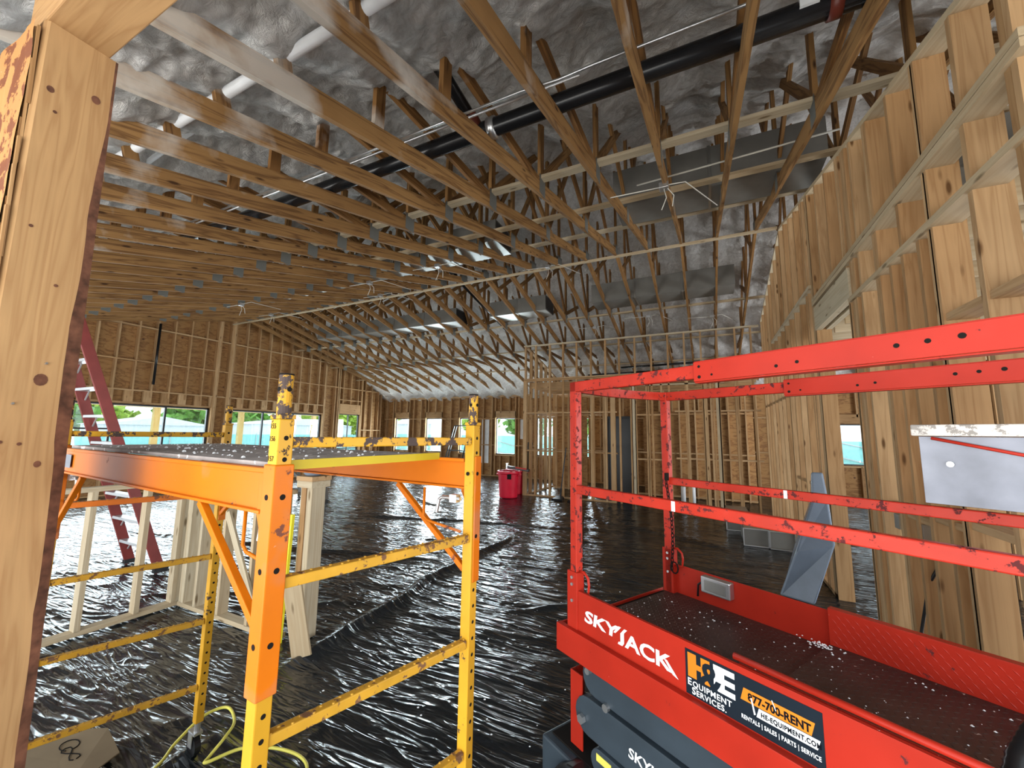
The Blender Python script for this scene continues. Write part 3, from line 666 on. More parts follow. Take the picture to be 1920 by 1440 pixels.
# junction boxes with dangling cables
def jbox(x, y, lab):
    z = chz(y)-0.02
    b = empty('junction_box', (x, y, z), lab, 'junction box')
    MB().box(x-0.045, x+0.045, y-0.045, y+0.045, z-0.03, z+0.03).build('box', 'steel', b, bevel=0.004)
    m = MB(); m.tube([(x, y, z-0.03), (x+0.02, y+0.01, z-0.12), (x-0.03, y, z-0.25)], 0.005, 5); m.tube([(x+0.03, y, z-0.02), (x+0.09, y+0.03, z-0.10), (x+0.07, y+0.06, z-0.2)], 0.005, 5)
    m.tube([(x-0.04, y, z), (x-0.55, y, z+0.02)], 0.006, 5); m.tube([(x+0.04, y, z+0.01), (x+0.2, y+0.1, z+0.06), (x+0.5, y+0.6, z+0.0)], 0.006, 5)
    m.build('cable', 'wire', b, smooth=True)
for x, y, l in ((-0.30, 4.12, 'junction box under the chords at upper centre with looping white cable'), (-4.1, 5.4, 'junction box under the near chords left of the ridge ducts'), (-2.75, 7.2, 'junction box at the ridge with dangling wires, rightmost at the ridge'),
                (-5.9, 5.6, 'junction box under the near chords between two bright duct undersides'), (-7.0, 7.0, 'junction box at the ridge left of the long black pipe'), (-9.4, 5.2, 'junction box under the near chords toward the gable wall'),
                (-11.0, 6.9, 'junction box close to the ridge nearest the gable wall'), (-2.5, 9.95, 'junction box on a far chord right of the grey duct'), (-1.15, 9.7, 'small white junction box hanging below the long grey duct'), (0.2, 10.0, 'junction box with cable near the top of the partition')):
    jbox(x, y, l)
# ducts
def duct(x0, x1, y0, y1, z0, z1, lab, endopen=True, mats=('ductgrey', 'duct')):
    d = empty('air_duct', ((x0+x1)/2, (y0+y1)/2, z0), lab, 'duct')
    m = MB(); m.box(x0, x1, y0, y1, z0+0.012, z1); m.build('duct_body', mats[0], d)
    m = MB(); m.box(x0, x1, y0+0.01, y1-0.01, z0, z0+0.0115); m.build('duct_underside', mats[1], d)
    if endopen: MB().box(x1+0.0005, x1+0.004, y0+0.03, y1-0.03, z0+0.03, z1-0.03).build('open_end', 'black', d)  # black sheet paints the dark inside of the open duct end
    n = int((x1-x0)/1.2)
    for k in range(1, n+1):
        m = MB(); x = x0+k*(x1-x0)/(n+1); m.box(x-0.015, x+0.015, y0-0.012, y0, z0, z1+0.01); m.box(x-0.015, x+0.015, y0, y1, z0-0.012, z0-0.0005)
        m.build('joint_flange', 'duct', d)
duct(-2.30, 0.62, 8.86, 9.48, 4.74, 5.16, 'long dull grey duct above the partition, rightmost of the far row', False, ('ductgrey', 'ductgrey'))
duct(-5.02, -3.46, 8.90, 9.48, 4.74, 5.12, 'middle far duct with an open black right end')
duct(-11.6, -6.08, 8.90, 9.48, 4.74, 5.12, 'long far duct toward the gable with open black end and bright underside')
duct(-9.5, -2.95, 5.35, 5.95, 4.80, 5.15, 'shiny duct above the near chords just before the ridge')
duct(-1.0, 1.3, 5.05, 5.7, 4.75, 5.2, 'dull grey duct above the near chords at upper right', False, ('ductgrey', 'ductgrey'))
duct(1.5, 4.5, 3.4, 3.9, 3.45, 3.75, 'grey duct beyond the upper right studs', False, ('ductgrey', 'ductgrey'))
# vertical conduit in the right wall with orange fire sealant
vc = empty('vertical_conduit', (XR+0.06, 4.12, 0), 'grey steel conduit standing in the right wall by the door opening', 'conduit')
m = MB(); m.tube([(XR+0.16, 4.10, 0.05), (XR+0.17, 4.10, 3.62), (XR+0.19, 4.02, 3.76), (XR+0.3, 3.9, 3.8), (XR+0.6, 3.86, 3.8)], 0.016, 10); m.tube([(XR+0.20, 4.15, 2.2), (XR+0.21, 4.15, 3.7)], 0.014, 10); m.build('conduit_run', 'steel', vc, smooth=True)
for z in (3.31, 2.93): 
    m = MB(); m.lathe([(0.0, -0.03), (0.045, -0.02), (0.055, 0.0), (0.03, 0.03), (0.0, 0.045)], (XR+0.165, 4.09, z), 9); m.build('fire_sealant', 'firestop', vc)

# ------------------------------------------------------------------ foreground post and header
def post():
    p = empty('timber_post', (-1.70, 0.38, 0), 'rough timber post with bark edge close on the left', 'post')
    X0, X1, Y0, Y1 = -2.25, -1.65, 0.315, 0.507; H = 2.86
    zs = np.linspace(0.0, H, 70); vs = []; fs = []; gs = []
    mats = []
    def wane(z):
        n = 0.5*vnoise(np.array([z*2.1]), np.array([3.3]), 4)[0]+0.3*vnoise(np.array([z*6.0]), np.array([1.3]), 6)[0]+0.2*vnoise(np.array([z*15.0]), np.array([1.3]), 7)[0]
        b = 0.004+0.030*n
        b += 0.016*math.exp(-((z-1.85)/0.28)**2)
        return b*min(1.0, max(0.15, (2.68-z)/0.3))
    m = MB(); body = []; wn = []
    for i, z in enumerate(zs):
        w_ = wane(z)*0.75+0.004; Yc = Y1-0.012*z
        cs = [(X1, Y0+0.010), (X1, Yc-w_), (X1-w_*0.12, Yc), (X0, Yc), (X0, Y0), (X1-0.012, Y0)]
        for c in cs: vs.append((c[0], c[1], z)); gs.append((z, c[0]*1.0, c[1]))
    n = 6
    face = []; wane_f = []
    for i in range(len(zs)-1):
        for k in range(n):
            a = i*n+k; b = i*n+(k+1) % n; q = (a, b, b+n, a+n)
            (wane_f if k == 1 else face).append(q)
    m.add(vs, face+[tuple(reversed(range(n))), tuple((len(zs)-1)*n+k for k in range(n))], gs, 0.62)
    m.build('post_body', 'post', p)
    m = MB(); m.add(vs, wane_f, gs, 0.5); m.build('bark_edge', 'bark', p)
    # splintered near corner
    m = MB()
    for k in range(26):
        z = 1.0+1.8*random.random(); L = 0.1+0.25*random.random(); y = Y0-0.002; x = X1-0.012-random.random()*0.05
        m.bar((x, y, z), (x+0.004, y-0.006, min(2.84, z+L)), 0.008+0.01*random.random(), 0.006, (0, 1, 0))
    m.build('splinters', 'post', p)
    m = MB(); nx_, nz_ = 26, 60; vs2 = []; fs2 = []
    for i in range(nx_+1):
        for j in range(nz_+1):
            x = X0+(X1-0.012-X0)*i/nx_; z = 2.855*j/nz_
            vs2.append((x, Y0-0.004-0.012*vnoise(np.array([x*14]), np.array([z*7.0]), 31)[0]-0.006*vnoise(np.array([x*40]), np.array([z*19.0]), 33)[0], z))
    for i in range(nx_):
        for j in range(nz_): a = i*(nz_+1)+j; fs2.append((a, a+nz_+1, a+nz_+2, a+1))
    m.add(vs2, fs2); m.build('rough_side', 'sawn', p)
    # nails, dark nail holes and one pale staple
    m = MB()
    for (y, z) in ((0.352, 2.25), (0.415, 2.10), (0.362, 1.66), (0.395, 1.655), (0.36, 2.6)):
        m.tube([(X1-0.001, y, z), (X1+0.0012, y, z)], 0.0045, 8)
    m.build('nail_hole', 'bark', p)
    m = MB(); m.tube([(X1, 0.372, 1.76), (X1+0.006, 0.372, 1.762)], 0.003, 6); m.tube([(X1, 0.42, 1.875), (X1+0.006, 0.42, 1.877)], 0.003, 6); m.build('nail', 'steel', p)
    m = MB()
    for (y, z, r) in ((0.415, 1.83, 0.017), (0.345, 2.66, 0.010), (0.433, 1.60, 0.009), (0.436, 2.70, 0.013)):
        m = MB(); m.add([(X1+0.0008, y+r*math.cos(t)*0.8, z+r*math.sin(t)) for t in np.linspace(0, 2*math.pi, 13)[:-1]], [tuple(range(12))])
        m.build('knot', 'bark', p)
post()
hd = MB(); hd.bar((-1.80, 0.385, 2.86+0.14), (4.2, 0.385, 2.86+0.14), 0.137, 0.28, (0, 0, 1), 0.6)
o = hd.build('header_beam', 'post', bevel=0.004); tag(o, 'timber header beam resting on the bark-edged post at upper left', 'beam')


# ------------------------------------------------------------------ rolling scaffold (local frame: a along the deck, -b across)
def scaffold():
    sf = empty('rolling_scaffold', (-0.854, 0.611, 0), 'yellow and orange rolling scaffold with a grey dusty plank deck', 'scaffold', rz=math.atan2(0.0795, -0.9969), local=True)
    def S(a, b, z): return (a, -b, z)
    A, B, C_, D = (0.075, 0.018), (-0.05, 0.628), (1.685, 0.625), (1.835, 0.02)
    q = 0.019
    rungs = [1.672, 1.343, 1.008, 0.675, 0.345]
    def legq(mb, c, z0, z1, h=q): mb.box(c[0]-h, c[0]+h, -c[1]-h, -c[1]+h, z0, z1)
    def frame(P, Q, far):
        fr = MB(); legq(fr, P, 0.17, 1.728); legq(fr, Q, 0.17, 1.728)
        f = fr.build('end_frame', 'yellow', sf, bevel=0.003)
        for c in (P, Q):
            m = MB(); legq(m, c, 1.728, 1.738, q+0.001)
            m.tube([S(c[0], c[1], 1.72), S(c[0], c[1], 1.835)], 0.0165, 16); pn = m.build('stacking_pin', 'yellow_worn', sf, smooth=False)
            m = MB(); m.tube([S(c[0], c[1], 1.8352), S(c[0], c[1], 1.839)], 0.0167, 16)
            for dx, dy in ((-1, 0), (0, 1)): m.tube([S(c[0]+dx*0.0158, c[1]-dy*0.0158, 1.80), S(c[0]+dx*0.0172, c[1]-dy*0.0172, 1.80)], 0.006, 10)
            m.build('pin_hole', 'dark', pn)
            m = MB()
            z = 0.26
            while z < 1.70:
                m.tube([S(c[0]-q+0.0005, c[1], z), S(c[0]-q-0.0006, c[1], z)], 0.0058, 10)
                m.tube([S(c[0]+q-0.0005, c[1], z), S(c[0]+q+0.0006, c[1], z)], 0.0058, 10); z += 0.0508
            m.build('adjustment_hole', 'dark', f)
        for i, z in enumerate(rungs):
            m = MB(); m.bar(S(P[0], P[1]+q, z), S(Q[0], Q[1]-q, z), 0.026, 0.026)
            rg = m.build('rung', 'orange_rust' if (far and i == 1) else ('yellow_worn' if i == 0 else 'yellow_rung'), sf, bevel=0.003)
            if i > 0:
                m = MB(); d = Vector(S(Q[0], Q[1], z))-Vector(S(P[0], P[1], z)); n = 26
                for k in range(1, n):
                    p = Vector(S(P[0], P[1], z))+d*(k/n)+Vector(((-1)**k*0.006, 0, 0.013)); m.tube([p, p+Vector((0, 0, 0.003))], [0.0042, 0.0025], 6)
                m.build('grip_dimples', 'yellow_rung', rg)
            else: pass
    frame(A, B, False); frame(D, C_, True)
    # side beams with end brackets that sleeve over the legs
    for (P, Q, fr_) in ((A, D, True), (B, C_, False)):
        sg = -1 if fr_ else 1
        a0, a1 = P[0]+0.03, Q[0]-0.02
        yb_ = P[1]+sg*0.012
        bm = MB()
        bm.bar(S(a0, P[1]+sg*0.010, 1.556), S(a1, Q[1]+sg*0.010, 1.556), 0.006, 0.10)
        bm.bar(S(a0, P[1]+sg*0.004, 1.604), S(a1, Q[1]+sg*0.004, 1.604), 0.026, 0.012)
        bm.bar(S(a0, P[1]+sg*0.010, 1.508), S(a1, Q[1]+sg*0.010, 1.508), 0.026, 0.008)
        sb = bm.build('side_beam', 'orange', sf, bevel=0.002)
        for c, dr_, z0 in ((P, 1, 1.11 if fr_ else 1.20), (Q, -1, 1.20)):
            m = MB(); h = q+0.005
            if fr_: m.box(c[0]-h, c[0]+h, -c[1]-h, -c[1]+h, z0, 1.62)
            else:
                m.box(c[0]-h, c[0]-q, -c[1]-h, -c[1]+q*0.6, z0, 1.62); m.box(c[0]-h, c[0]+h, -c[1]-h, -c[1]-q, z0, 1.62); m.box(c[0]+q, c[0]+h, -c[1]-h, -c[1]+q*0.6, z0, 1.62)
            m.prism([(c[0]+dr_*h, 1.60), (c[0]+dr_*(h+0.03), 1.60), (c[0]+dr_*(h+0.03), 1.50), (c[0]+dr_*h, 1.44)], 'y', -c[1]-sg*0.012-0.004, -c[1]-sg*0.012+0.004)
            sl = m.build('leg_sleeve', 'orange', sf, bevel=0.003)
            m = MB()
            for z in ([1.545, 1.38, 1.22] if z0 < 1.15 else [1.56, 1.35]):
                m.tube([S(c[0]-h+0.0005, c[1], z), S(c[0]-h-0.0008, c[1], z)], 0.0068, 12); m.tube([S(c[0], c[1]-h+0.0005, z), S(c[0], c[1]-h-0.0008, z)], 0.0068, 12)
            m.build('pin_hole', 'dark', sl)
        # diagonal struts from sleeve up to the beam
        for c, dr_ in ((P, 1), (Q, -1)):
            m = MB(); m.bar(S(c[0]+dr_*0.36, c[1]+sg*0.004, 1.50), S(c[0]+dr_*0.022, c[1]+sg*0.0, 1.235), 0.019, 0.019, (0, 0, 1)); m.build('strut', 'orange', sf, bevel=0.002)
            m = MB()   # bent locking rod
            m.tube([S(c[0]+dr_*0.19, c[1]-sg*0.03, 1.50), S(c[0]+dr_*0.19, c[1]-sg*0.03, 1.40), S(c[0]+dr_*0.17, c[1]-sg*0.03, 1.385), S(c[0]+dr_*0.02, c[1]-sg*0.03, 1.365)], 0.0048, 8)
            m.build('lock_rod', 'orange', sf, smooth=True)
            m = MB()
            m.tube([S(c[0]+dr_*0.02, c[1]-sg*0.035, 1.475), S(c[0]+dr_*0.10, c[1]-sg*0.035, 1.475), S(c[0]+dr_*0.115, c[1]-sg*0.035, 1.465), S(c[0]+dr_*0.125, c[1]-sg*0.035, 1.42)], 0.0065, 10)
            m.box(c[0]+min(dr_*0.03, dr_*0.06), c[0]+max(dr_*0.03, dr_*0.06), -(c[1]-sg*0.035)-0.012, -(c[1]-sg*0.035)+0.012, 1.462, 1.488)
            m.build('locking_pin', 'steel', sf, smooth=False)
    # plank deck with mustard edge that sags at the rear side
    m = MB(); n = 24; vs = []; fs = []
    dk = MB()
    a0, a1 = 0.10, 1.70
    for i in range(n+1):
        t = i/n; a = a0+(a1-a0)*t; bow = 0.0
        for b, z in ((0.02, 1.611), (0.615, 1.628), (0.615, 1.608), (0.02, 1.6105)): vs.append(S(a, b, z))
    dk.prism([(a0, -0.02), (a1, -0.02), (a1, -0.62), (a0, -0.62)], 'z', 1.6115, 1.6225)
    d = dk.build('deck_plank', 'plank', sf)
    m = MB(); 
    for i in range(n):
        t0_, t1_ = i/n, (i+1)/n
        z0_ = 1.6225-0.030*math.sin(math.pi*min(1, t0_*1.25))**1.0 if t0_ < .8 else 1.6225; z1_ = 1.6225-0.030*math.sin(math.pi*min(1, t1_*1.25)) if t1_ < .8 else 1.6225
        m.add([S(a0+(a1-a0)*t0_, 0.621, 1.605), S(a0+(a1-a0)*t1_, 0.621, 1.605), S(a0+(a1-a0)*t1_, 0.621, 1.6225), S(a0+(a1-a0)*t0_, 0.621, 1.6225)], [(0, 1, 2, 3)])
    m.bar(S(a0-0.004, 0.02, 1.615), S(a0-0.004, 0.62, 1.615), 0.006, 0.024)
    m.build('plank_edge', 'mustard', d)
    m = MB(); random.seed(5)
    for k in range(150):
        a = 0.12+1.5*random.random(); b = 0.05+0.55*random.random(); r = 0.002+0.005*random.random()**2
        m.lathe([(0, 0), (r, r*0.3), (r*0.7, r*1.0), (0, r*1.3)], (a, -b, 1.6225), 5)
    o = m.build('foam_crumbs', 'tent', d); o['kind'] = 'stuff'
    # worn sticker and white splashes on the near beam
    m = MB(); m.box(1.60, 1.68, -0.018+0.0175, -0.018+0.0178+0.0005, 1.53, 1.585); m.build('worn_sticker', 'pinkboard', sf)
    # casters
    for c in (A, B, C_, D):
        m = MB(); m.tube([S(*c, 0.20), S(*c, 0.12)], 0.014, 10); m.box(c[0]-0.02, c[0]+0.05, -c[1]-0.02, -c[1]+0.02, 0.112, 0.125)
        m.box(c[0]+0.0, c[0]+0.04, -c[1]-0.022, -c[1]-0.018, 0.05, 0.12); m.box(c[0]+0.0, c[0]+0.04, -c[1]+0.018, -c[1]+0.022, 0.05, 0.12)
        k = m.build('caster_fork', 'steel', sf)
        m = MB(); m.tube([(c[0]+0.02, -c[1]-0.014, 0.05), (c[0]+0.02, -c[1]+0.014, 0.05)], 0.048, 20); m.build('caster_wheel', 'black', k)
    # pencilled figures on the near leg
    return sf
sf = scaffold()

def text_mesh(name, s, size, mat, parent, mtx, bold=0.0, shear=0.0, sx=1.0, depth=0.0006, space=1.0):
    cu = bpy.data.curves.new(name, 'FONT'); cu.body = s; cu.size = size; cu.offset = bold; cu.shear = shear; cu.extrude = depth; cu.space_character = space
    cu.resolution_u = 3
    to = bpy.data.objects.new(name+'_t', cu); COL.objects.link(to); bpy.context.view_layer.update()
    me = bpy.data.meshes.new_from_object(to.evaluated_get(bpy.context.evaluated_depsgraph_get()))
    bpy.data.objects.remove(to); bpy.data.curves.remove(cu)
    me.transform(Matrix.Diagonal((sx, 1, 1, 1))); me.transform(mtx)
    me.materials.clear(); me.materials.append(M[mat])
    o = bpy.data.objects.new(name, me); COL.objects.link(o); o.parent = parent
    return o
def face_mtx(origin, xdir, zdir):
    x = Vector(xdir).normalized(); y = Vector(zdir).normalized(); z = x.cross(y)
    return Matrix(((x.x, y.x, z.x, origin[0]), (x.y, y.y, z.y, origin[1]), (x.z, y.z, z.z, origin[2]), (0, 0, 0, 1)))
# handwriting on the near leg: faces -Y side of scaffold (b = const small)
for s_, z in (('155', 1.705), ('156', 1.675), ('157', 1.628)):
    text_mesh('lettering', s_, 0.017, 'ltblack', sf, face_mtx((0.093, -0.018+0.0197, z), (-1, 0, 0), (0, 0, 1)), depth=0.0002)

# ------------------------------------------------------------------ scissor lift (local frame: u toward the camera, v across)
def lift():
    lf = empty('scissor_lift', (-0.585, 1.872, 0), 'red scissor lift platform with guard rails and company decals', 'lift', rz=math.atan2(-0.492, 0.870), local=True)
    UL = 1.50; VW = 0.76
    def bb(name, mat, boxes, bev=0.002, parent=lf):
        m = MB()
        for b in boxes: m.box(*b)
        return m.build(name, mat, parent, bevel=bev)
    # guard rail posts
    for v, vs_ in ((0.0, 0.04), (VW-0.04, VW)):
        bb('guard_post', 'redrail', [(-0.02, 0.022, v, vs_, 0.84, 1.955)], 0.004)
        sgn = 1
        bb('post_socket', 'red', [(-0.035, 0.03, v-0.006 if v < .1 else v, vs_ if v < .1 else vs_+0.006, 0.70 if v < .1 else 0.84, 1.075)], 0.003)
        m = MB()
        for z in (1.05, 1.02, 0.95): 
            y0 = v-0.0065 if v < .1 else v-0.0005
            m.tube([(0.0, y0, z), (0.0, y0-0.006, z)], 0.007, 8)
        m.build('bolt', 'steel', lf)
        m = MB(); c = (0.065, v+0.02); R_ = 0.032
        m.tube([(0.02, c[1], 1.075), (0.05, c[1], 1.08), (0.075, c[1], 1.06), (0.08, c[1], 1.03), (0.075, c[1], 0.99), (0.02, c[1], 0.985)], 0.006, 8); m.build('tie_down_loop', 'red', lf, smooth=True)
    # rails
    for v0, v1, um in ((0.0, 0.03, 0.0), (VW-0.03, VW, VW)):
        bb('top_rail', 'redrail', [(-0.02, 0.80, v0, v1, 1.905, 1.955)], 0.004)
        m = MB(); o_ = v0-0.008 if v0 < .1 else v0-0.008
        m.box(0.634, UL, o_, o_+0.006, 1.893, 1.962); m.box(0.634, UL, o_+0.006, o_+0.045, 1.888, 1.893); m.box(0.634, UL, o_+0.006, o_+0.045, 1.962, 1.966)
        ch = m.build('sliding_rail', 'red', lf, bevel=0.001)
        m = MB()
        for u, z, r in ((0.655, 1.945, 0.005), (0.655, 1.908, 0.006), (0.70, 1.912, 0.004), (0.90, 1.915, 0.005), (0.955, 1.92, 0.005), (1.17, 1.93, 0.006), (1.225, 1.932, 0.006), (1.28, 1.934, 0.007)):
            m.tube([(u, o_+0.0005, z), (u, o_-0.0008, z)], r, 12)
        m.build('rail_hole', 'dark', ch)
        bb('mid_rail', 'redrail', [(0.0, UL, v0+0.002, v1-0.002, 1.425, 1.465)], 0.004)
        m = MB(); m.box(0.52 if v0 < .1 else 0.6, 0.535 if v0 < .1 else 0.615, v0+0.0012, v0+0.0018, 1.427, 1.463); m.build('scuff_mark', 'tent', lf)
    # bowed end rail at the entry
    m = MB(); pts = []
    for k in range(13):
        t = k/12; pts.append((-0.0-0.06*math.sin(math.pi*t), 0.03+(VW-0.06)*t))
    for (a, b) in zip(pts[:-1], pts[1:]): m.bar((a[0], a[1], 1.93), (b[0], b[1]+0.002, 1.93), 0.03, 0.045)
    m.build('end_rail', 'redrail', lf)
    # toe boards
    bb('toe_board', 'red', [(0.03, UL, 0.0, 0.006, 0.83, 0.998), (0.03, UL, 0.006, 0.014, 0.990, 0.998)], 0.001)
    bb('toe_board', 'red', [(0.02, 0.75, VW-0.006, VW, 0.84, 0.99)], 0.001)
    bb('toe_board', 'red', [(0.735, UL, VW-0.034, VW-0.028, 0.865, 1.005), (0.735, UL, VW-0.034, VW, 1.005, 1.008)], 0.001)
    m = MB(); m.tube([(0.712, 0.022, 1.012), (UL, 0.022, 1.012)], 0.010, 12); m.build('extension_bar', 'red', lf, smooth=True)
    bb('extension_lip', 'red', [(0.72, UL, 0.034, 0.040, 0.87, 0.99)], 0.001)
    # decks
    bb('deck', 'checker', [(-0.02, 0.76, 0.012, VW-0.008, 0.822, 0.842)], 0.001)
    bb('extension_deck', 'checker', [(0.735, UL, 0.04, VW-0.036, 0.852, 0.868)], 0.001)
    m = MB(); random.seed(3)
    for k in range(260):
        u = random.random()*UL; v = 0.06+random.random()*0.64; r = 0.0015+0.004*random.random()**3; z = 0.842 if u < 0.735 else 0.868
        m.lathe([(0, 0), (r, r*0.3), (0, r*1.1)], (u, v, z), 5)
    for k in range(60):
        u = 0.72+random.gauss(0, 0.03); v = 0.68+random.gauss(0, 0.02); r = 0.004; m.lathe([(0, 0), (r, r*0.3), (0, r*1.1)], (u, min(v, 0.71), 0.868), 5)
    o = m.build('debris_crumbs', 'tent', lf); o['kind'] = 'stuff'
    for (nm, u0_, u1_, v0_, v1_, zt, mt) in (('deck_tread', 0.0, 0.74, 0.03, 0.73, 0.842, 'checker'), ('deck_tread', 0.75, 1.49, 0.055, 0.71, 0.868, 'checker')):
        m = MB(); i_ = 0; u = u0_
        while u < u1_:
            v = v0_; j_ = 0
            while v < v1_:
                a_ = 0.8 if (i_+j_) % 2 else -0.8; c_, s_ = math.cos(a_)*0.011, math.sin(a_)*0.011; c2, s2 = -math.sin(a_)*0.0028, math.cos(a_)*0.0028
                m.add([(u-c_, v-s_, zt), (u+c2, v+s2, zt), (u+c_, v+s_, zt), (u-c2, v-s2, zt), (u, v, zt+0.0018)], [(0, 1, 4), (1, 2, 4), (2, 3, 4), (3, 0, 4)]); v += 0.021; j_ += 1
            u += 0.021; i_ += 1
        o = m.build(nm, mt, lf); o['kind'] = 'stuff'
    m = MB(); i_ = 0; u = 0.755
    while u < 1.49:
        z = 0.882; j_ = 0
        while z < 0.998:
            a_ = -0.75; c_, s_ = math.cos(a_)*0.013, math.sin(a_)*0.013; c2, s2 = -math.sin(a_)*0.003, math.cos(a_)*0.003; yy = VW-0.034; uu = u+(0.014 if j_ % 2 else 0)
            m.add([(uu-c_, yy, z-s_), (uu+c2, yy, z+s2), (uu+c_, yy, z+s_), (uu-c2, yy, z-s2), (uu, yy-0.002, z)], [(0, 1, 4), (1, 2, 4), (2, 3, 4), (3, 0, 4)]); z += 0.02; j_ += 1
        u += 0.03; i_ += 1
    o = m.build('toe_tread', 'red', lf); o['kind'] = 'stuff'
    # outer skirt
    bb('skirt', 'red', [(-0.085, UL+0.05, -0.028, -0.020, 0.715, 0.830), (-0.085, UL, -0.028, 0.0, 0.826, 0.832), (-0.085, -0.078, -0.02, 0.78, 0.715, 0.83)], 0.002)
    bb('platform_frame', 'dark', [(-0.07, UL, 0.0, VW, 0.72, 0.82)], 0)
    # wooden-edged tray on the far rail
    tr = bb('control_tray', 'pinkboard', [(1.10, UL, 0.50, 0.505, 1.50, 1.71), (1.10, 1.104, 0.505, 0.70, 1.50, 1.71), (1.10, UL, 0.505, 0.70, 1.50, 1.506)], 0.001)
    bb('tray_ledge', 'whitewood', [(1.085, UL, 0.485, 0.70, 1.712, 1.748)], 0.004, tr)
    m = MB(); m.tube([(1.13, 0.492, 1.705), (1.35, 0.492, 1.65)], 0.005, 8); m.build('red_cord', 'red', tr, smooth=True)
    m = MB(); m.tube([(1.165, 0.499, 1.625), (1.165, 0.493, 1.625)], 0.009, 10); m.build('bolt', 'steel', tr)
    # socket box on the far toe board
    ob = bb('socket_box', 'steel', [(0.195, 0.345, VW-0.05, VW-0.007, 0.905, 0.985)], 0.006)
    bb('socket_cover', 'duct', [(0.215, 0.325, VW-0.054, VW-0.05, 0.92, 0.97)], 0.002, ob)
    m = MB(); m.tube([(0.195, VW-0.03, 0.95), (0.17, VW-0.03, 0.93), (0.165, VW-0.03, 0.87)], 0.005, 8); m.build('cable', 'black', ob, smooth=True)
    # chain at the entry
    m = MB(); n = 22
    for k in range(n):
        z = 1.44-0.022*k; u = 0.015+0.03*math.sin(k*0.12)+0.0; y = VW-0.055
        rr = 0.0075; ring = []
        for j in range(9):
            t = 2*math.pi*j/8
            ring.append((u+(rr*math.cos(t) if k % 2 else 0), y+(0 if k % 2 else rr*math.cos(t)), z+0.015*math.sin(t)))
        m.tube(ring, 0.0028, 5, cap=False)
    m.tube([(0.02, VW-0.055, 1.49), (0.02, VW-0.055, 1.45)], 0.012, 8)
    m.tube([(0.045, VW-0.055, 1.0+0.03*math.sin(t)) if False else (0.05+0.022*math.cos(t), VW-0.055, 0.985+0.03*math.sin(t)) for t in np.linspace(0, 2*math.pi, 11)], 0.004, 6, cap=False)
    m.build('chain', 'dark', lf)
    # scissor arms under the platform
    def arm(name, u0, u1, zc_, h, v0, v1, nose=True):
        pts = []
        if nose:
            for t in np.linspace(math.pi/2, 3*math.pi/2, 9): pts.append((u0+0.5*h*math.cos(t), zc_+0.5*h*math.sin(t)))
        else: pts = [(u0, zc_+h/2), (u0, zc_-h/2)]
        pts += [(u1, zc_-h/2), (u1, zc_+h/2)]
        m = MB(); m.prism(pts, 'y', v0, v1); return m.build(name, 'grey_arm', lf, bevel=0.003)
    arm('scissor_arm', 0.08, UL, 0.635, 0.15, 0.05, 0.085)
    a2 = arm('scissor_arm', 0.05, UL, 0.475, 0.155, 0.035, 0.075)
    arm('scissor_arm', 0.13, UL, 0.345, 0.10, 0.02, 0.06)
    arm('scissor_arm', 0.0, UL, 0.52, 0.15, 0.62, 0.66); arm('scissor_arm', 0.0, UL, 0.36, 0.14, 0.60, 0.64)
    m = MB()
    m.tube([(0.02, 0.0335, 0.455), (0.02, 0.016, 0.455)], 0.020, 6); m.tube([(0.05, 0.05, 0.66), (0.05, 0.03, 0.66)], 0.014, 12); m.tube([(0.15, 0.05, 0.56), (0.15, 0.034, 0.56)], 0.016, 12)
    m.build('pivot_bolt', 'steel', lf)
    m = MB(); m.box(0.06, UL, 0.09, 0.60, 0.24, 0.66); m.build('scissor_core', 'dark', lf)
    bb('stop_bracket', 'red', [(-0.07, 0.005, 0.045, 0.052, 0.305, 0.615), (-0.07, -0.064, 0.052, 0.13, 0.33, 0.615)], 0.001)
    # chassis and wheels
    ch = bb('chassis', 'grey_arm', [(-0.20, UL, -0.02, VW, 0.12, 0.29)], 0.01)
    bb('chassis_top', 'dark', [(-0.17, UL, 0.02, VW-0.04, 0.2905, 0.300)], 0.001, ch)
    bb('warning_label', 'white', [(-0.202, -0.2005, 0.10, 0.30, 0.16, 0.26)], 0, ch)
    for u in (0.05, 1.30):
        for v in (-0.05, VW-0.05):
            m = MB(); m.tube([(u, v, 0.15), (u, v+0.10, 0.15)], 0.15, 28); m.build('wheel', 'black', lf, bevel=0.01)
    # black ribbed hose lying on the deck
    hs = MB(); pts = [(1.15+0.12*math.cos(t)+0.1, 0.40+0.10*math.sin(t*0.5), 0.90+0.11*math.sin(t)) for t in np.linspace(-0.3, 2.2, 26)]
    pts = [(1.24, 0.16, 0.875), (1.245, 0.20, 0.91), (1.255, 0.25, 0.96), (1.275, 0.31, 1.0), (1.30, 0.37, 1.02), (1.34, 0.44, 1.02), (1.40, 0.50, 1.0)]
    P2 = []
    for a, b in zip(pts[:-1], pts[1:]):
        for k in range(8): P2.append(tuple(a[i]+(b[i]-a[i])*k/8 for i in range(3)))
    hs.tube(P2, [0.020+0.002*(i % 2) for i in range(len(P2))], 14); hs.build('ribbed_hose', 'black', lf, smooth=True)
    # ---- decals on the near side (outward face is -v)
    def T(name, s, u, z, size, mat, parent, ang=0.0, y=-0.0012, **kw):
        return text_mesh(name, s, size, mat, parent, face_mtx((u, y, z), (math.cos(ang), 0, math.sin(ang)), (-math.sin(ang), 0, math.cos(ang))), **kw)
    T('maker_lettering', 'SKY', 0.070, 0.886, 0.066, 'white', lf, bold=0.0020, shear=0.10, sx=1.62, depth=0.0003)
    T('maker_lettering', 'ACK', 0.298, 0.872, 0.072, 'white', lf, bold=0.0020, shear=0.0, sx=1.36, depth=0.0003)
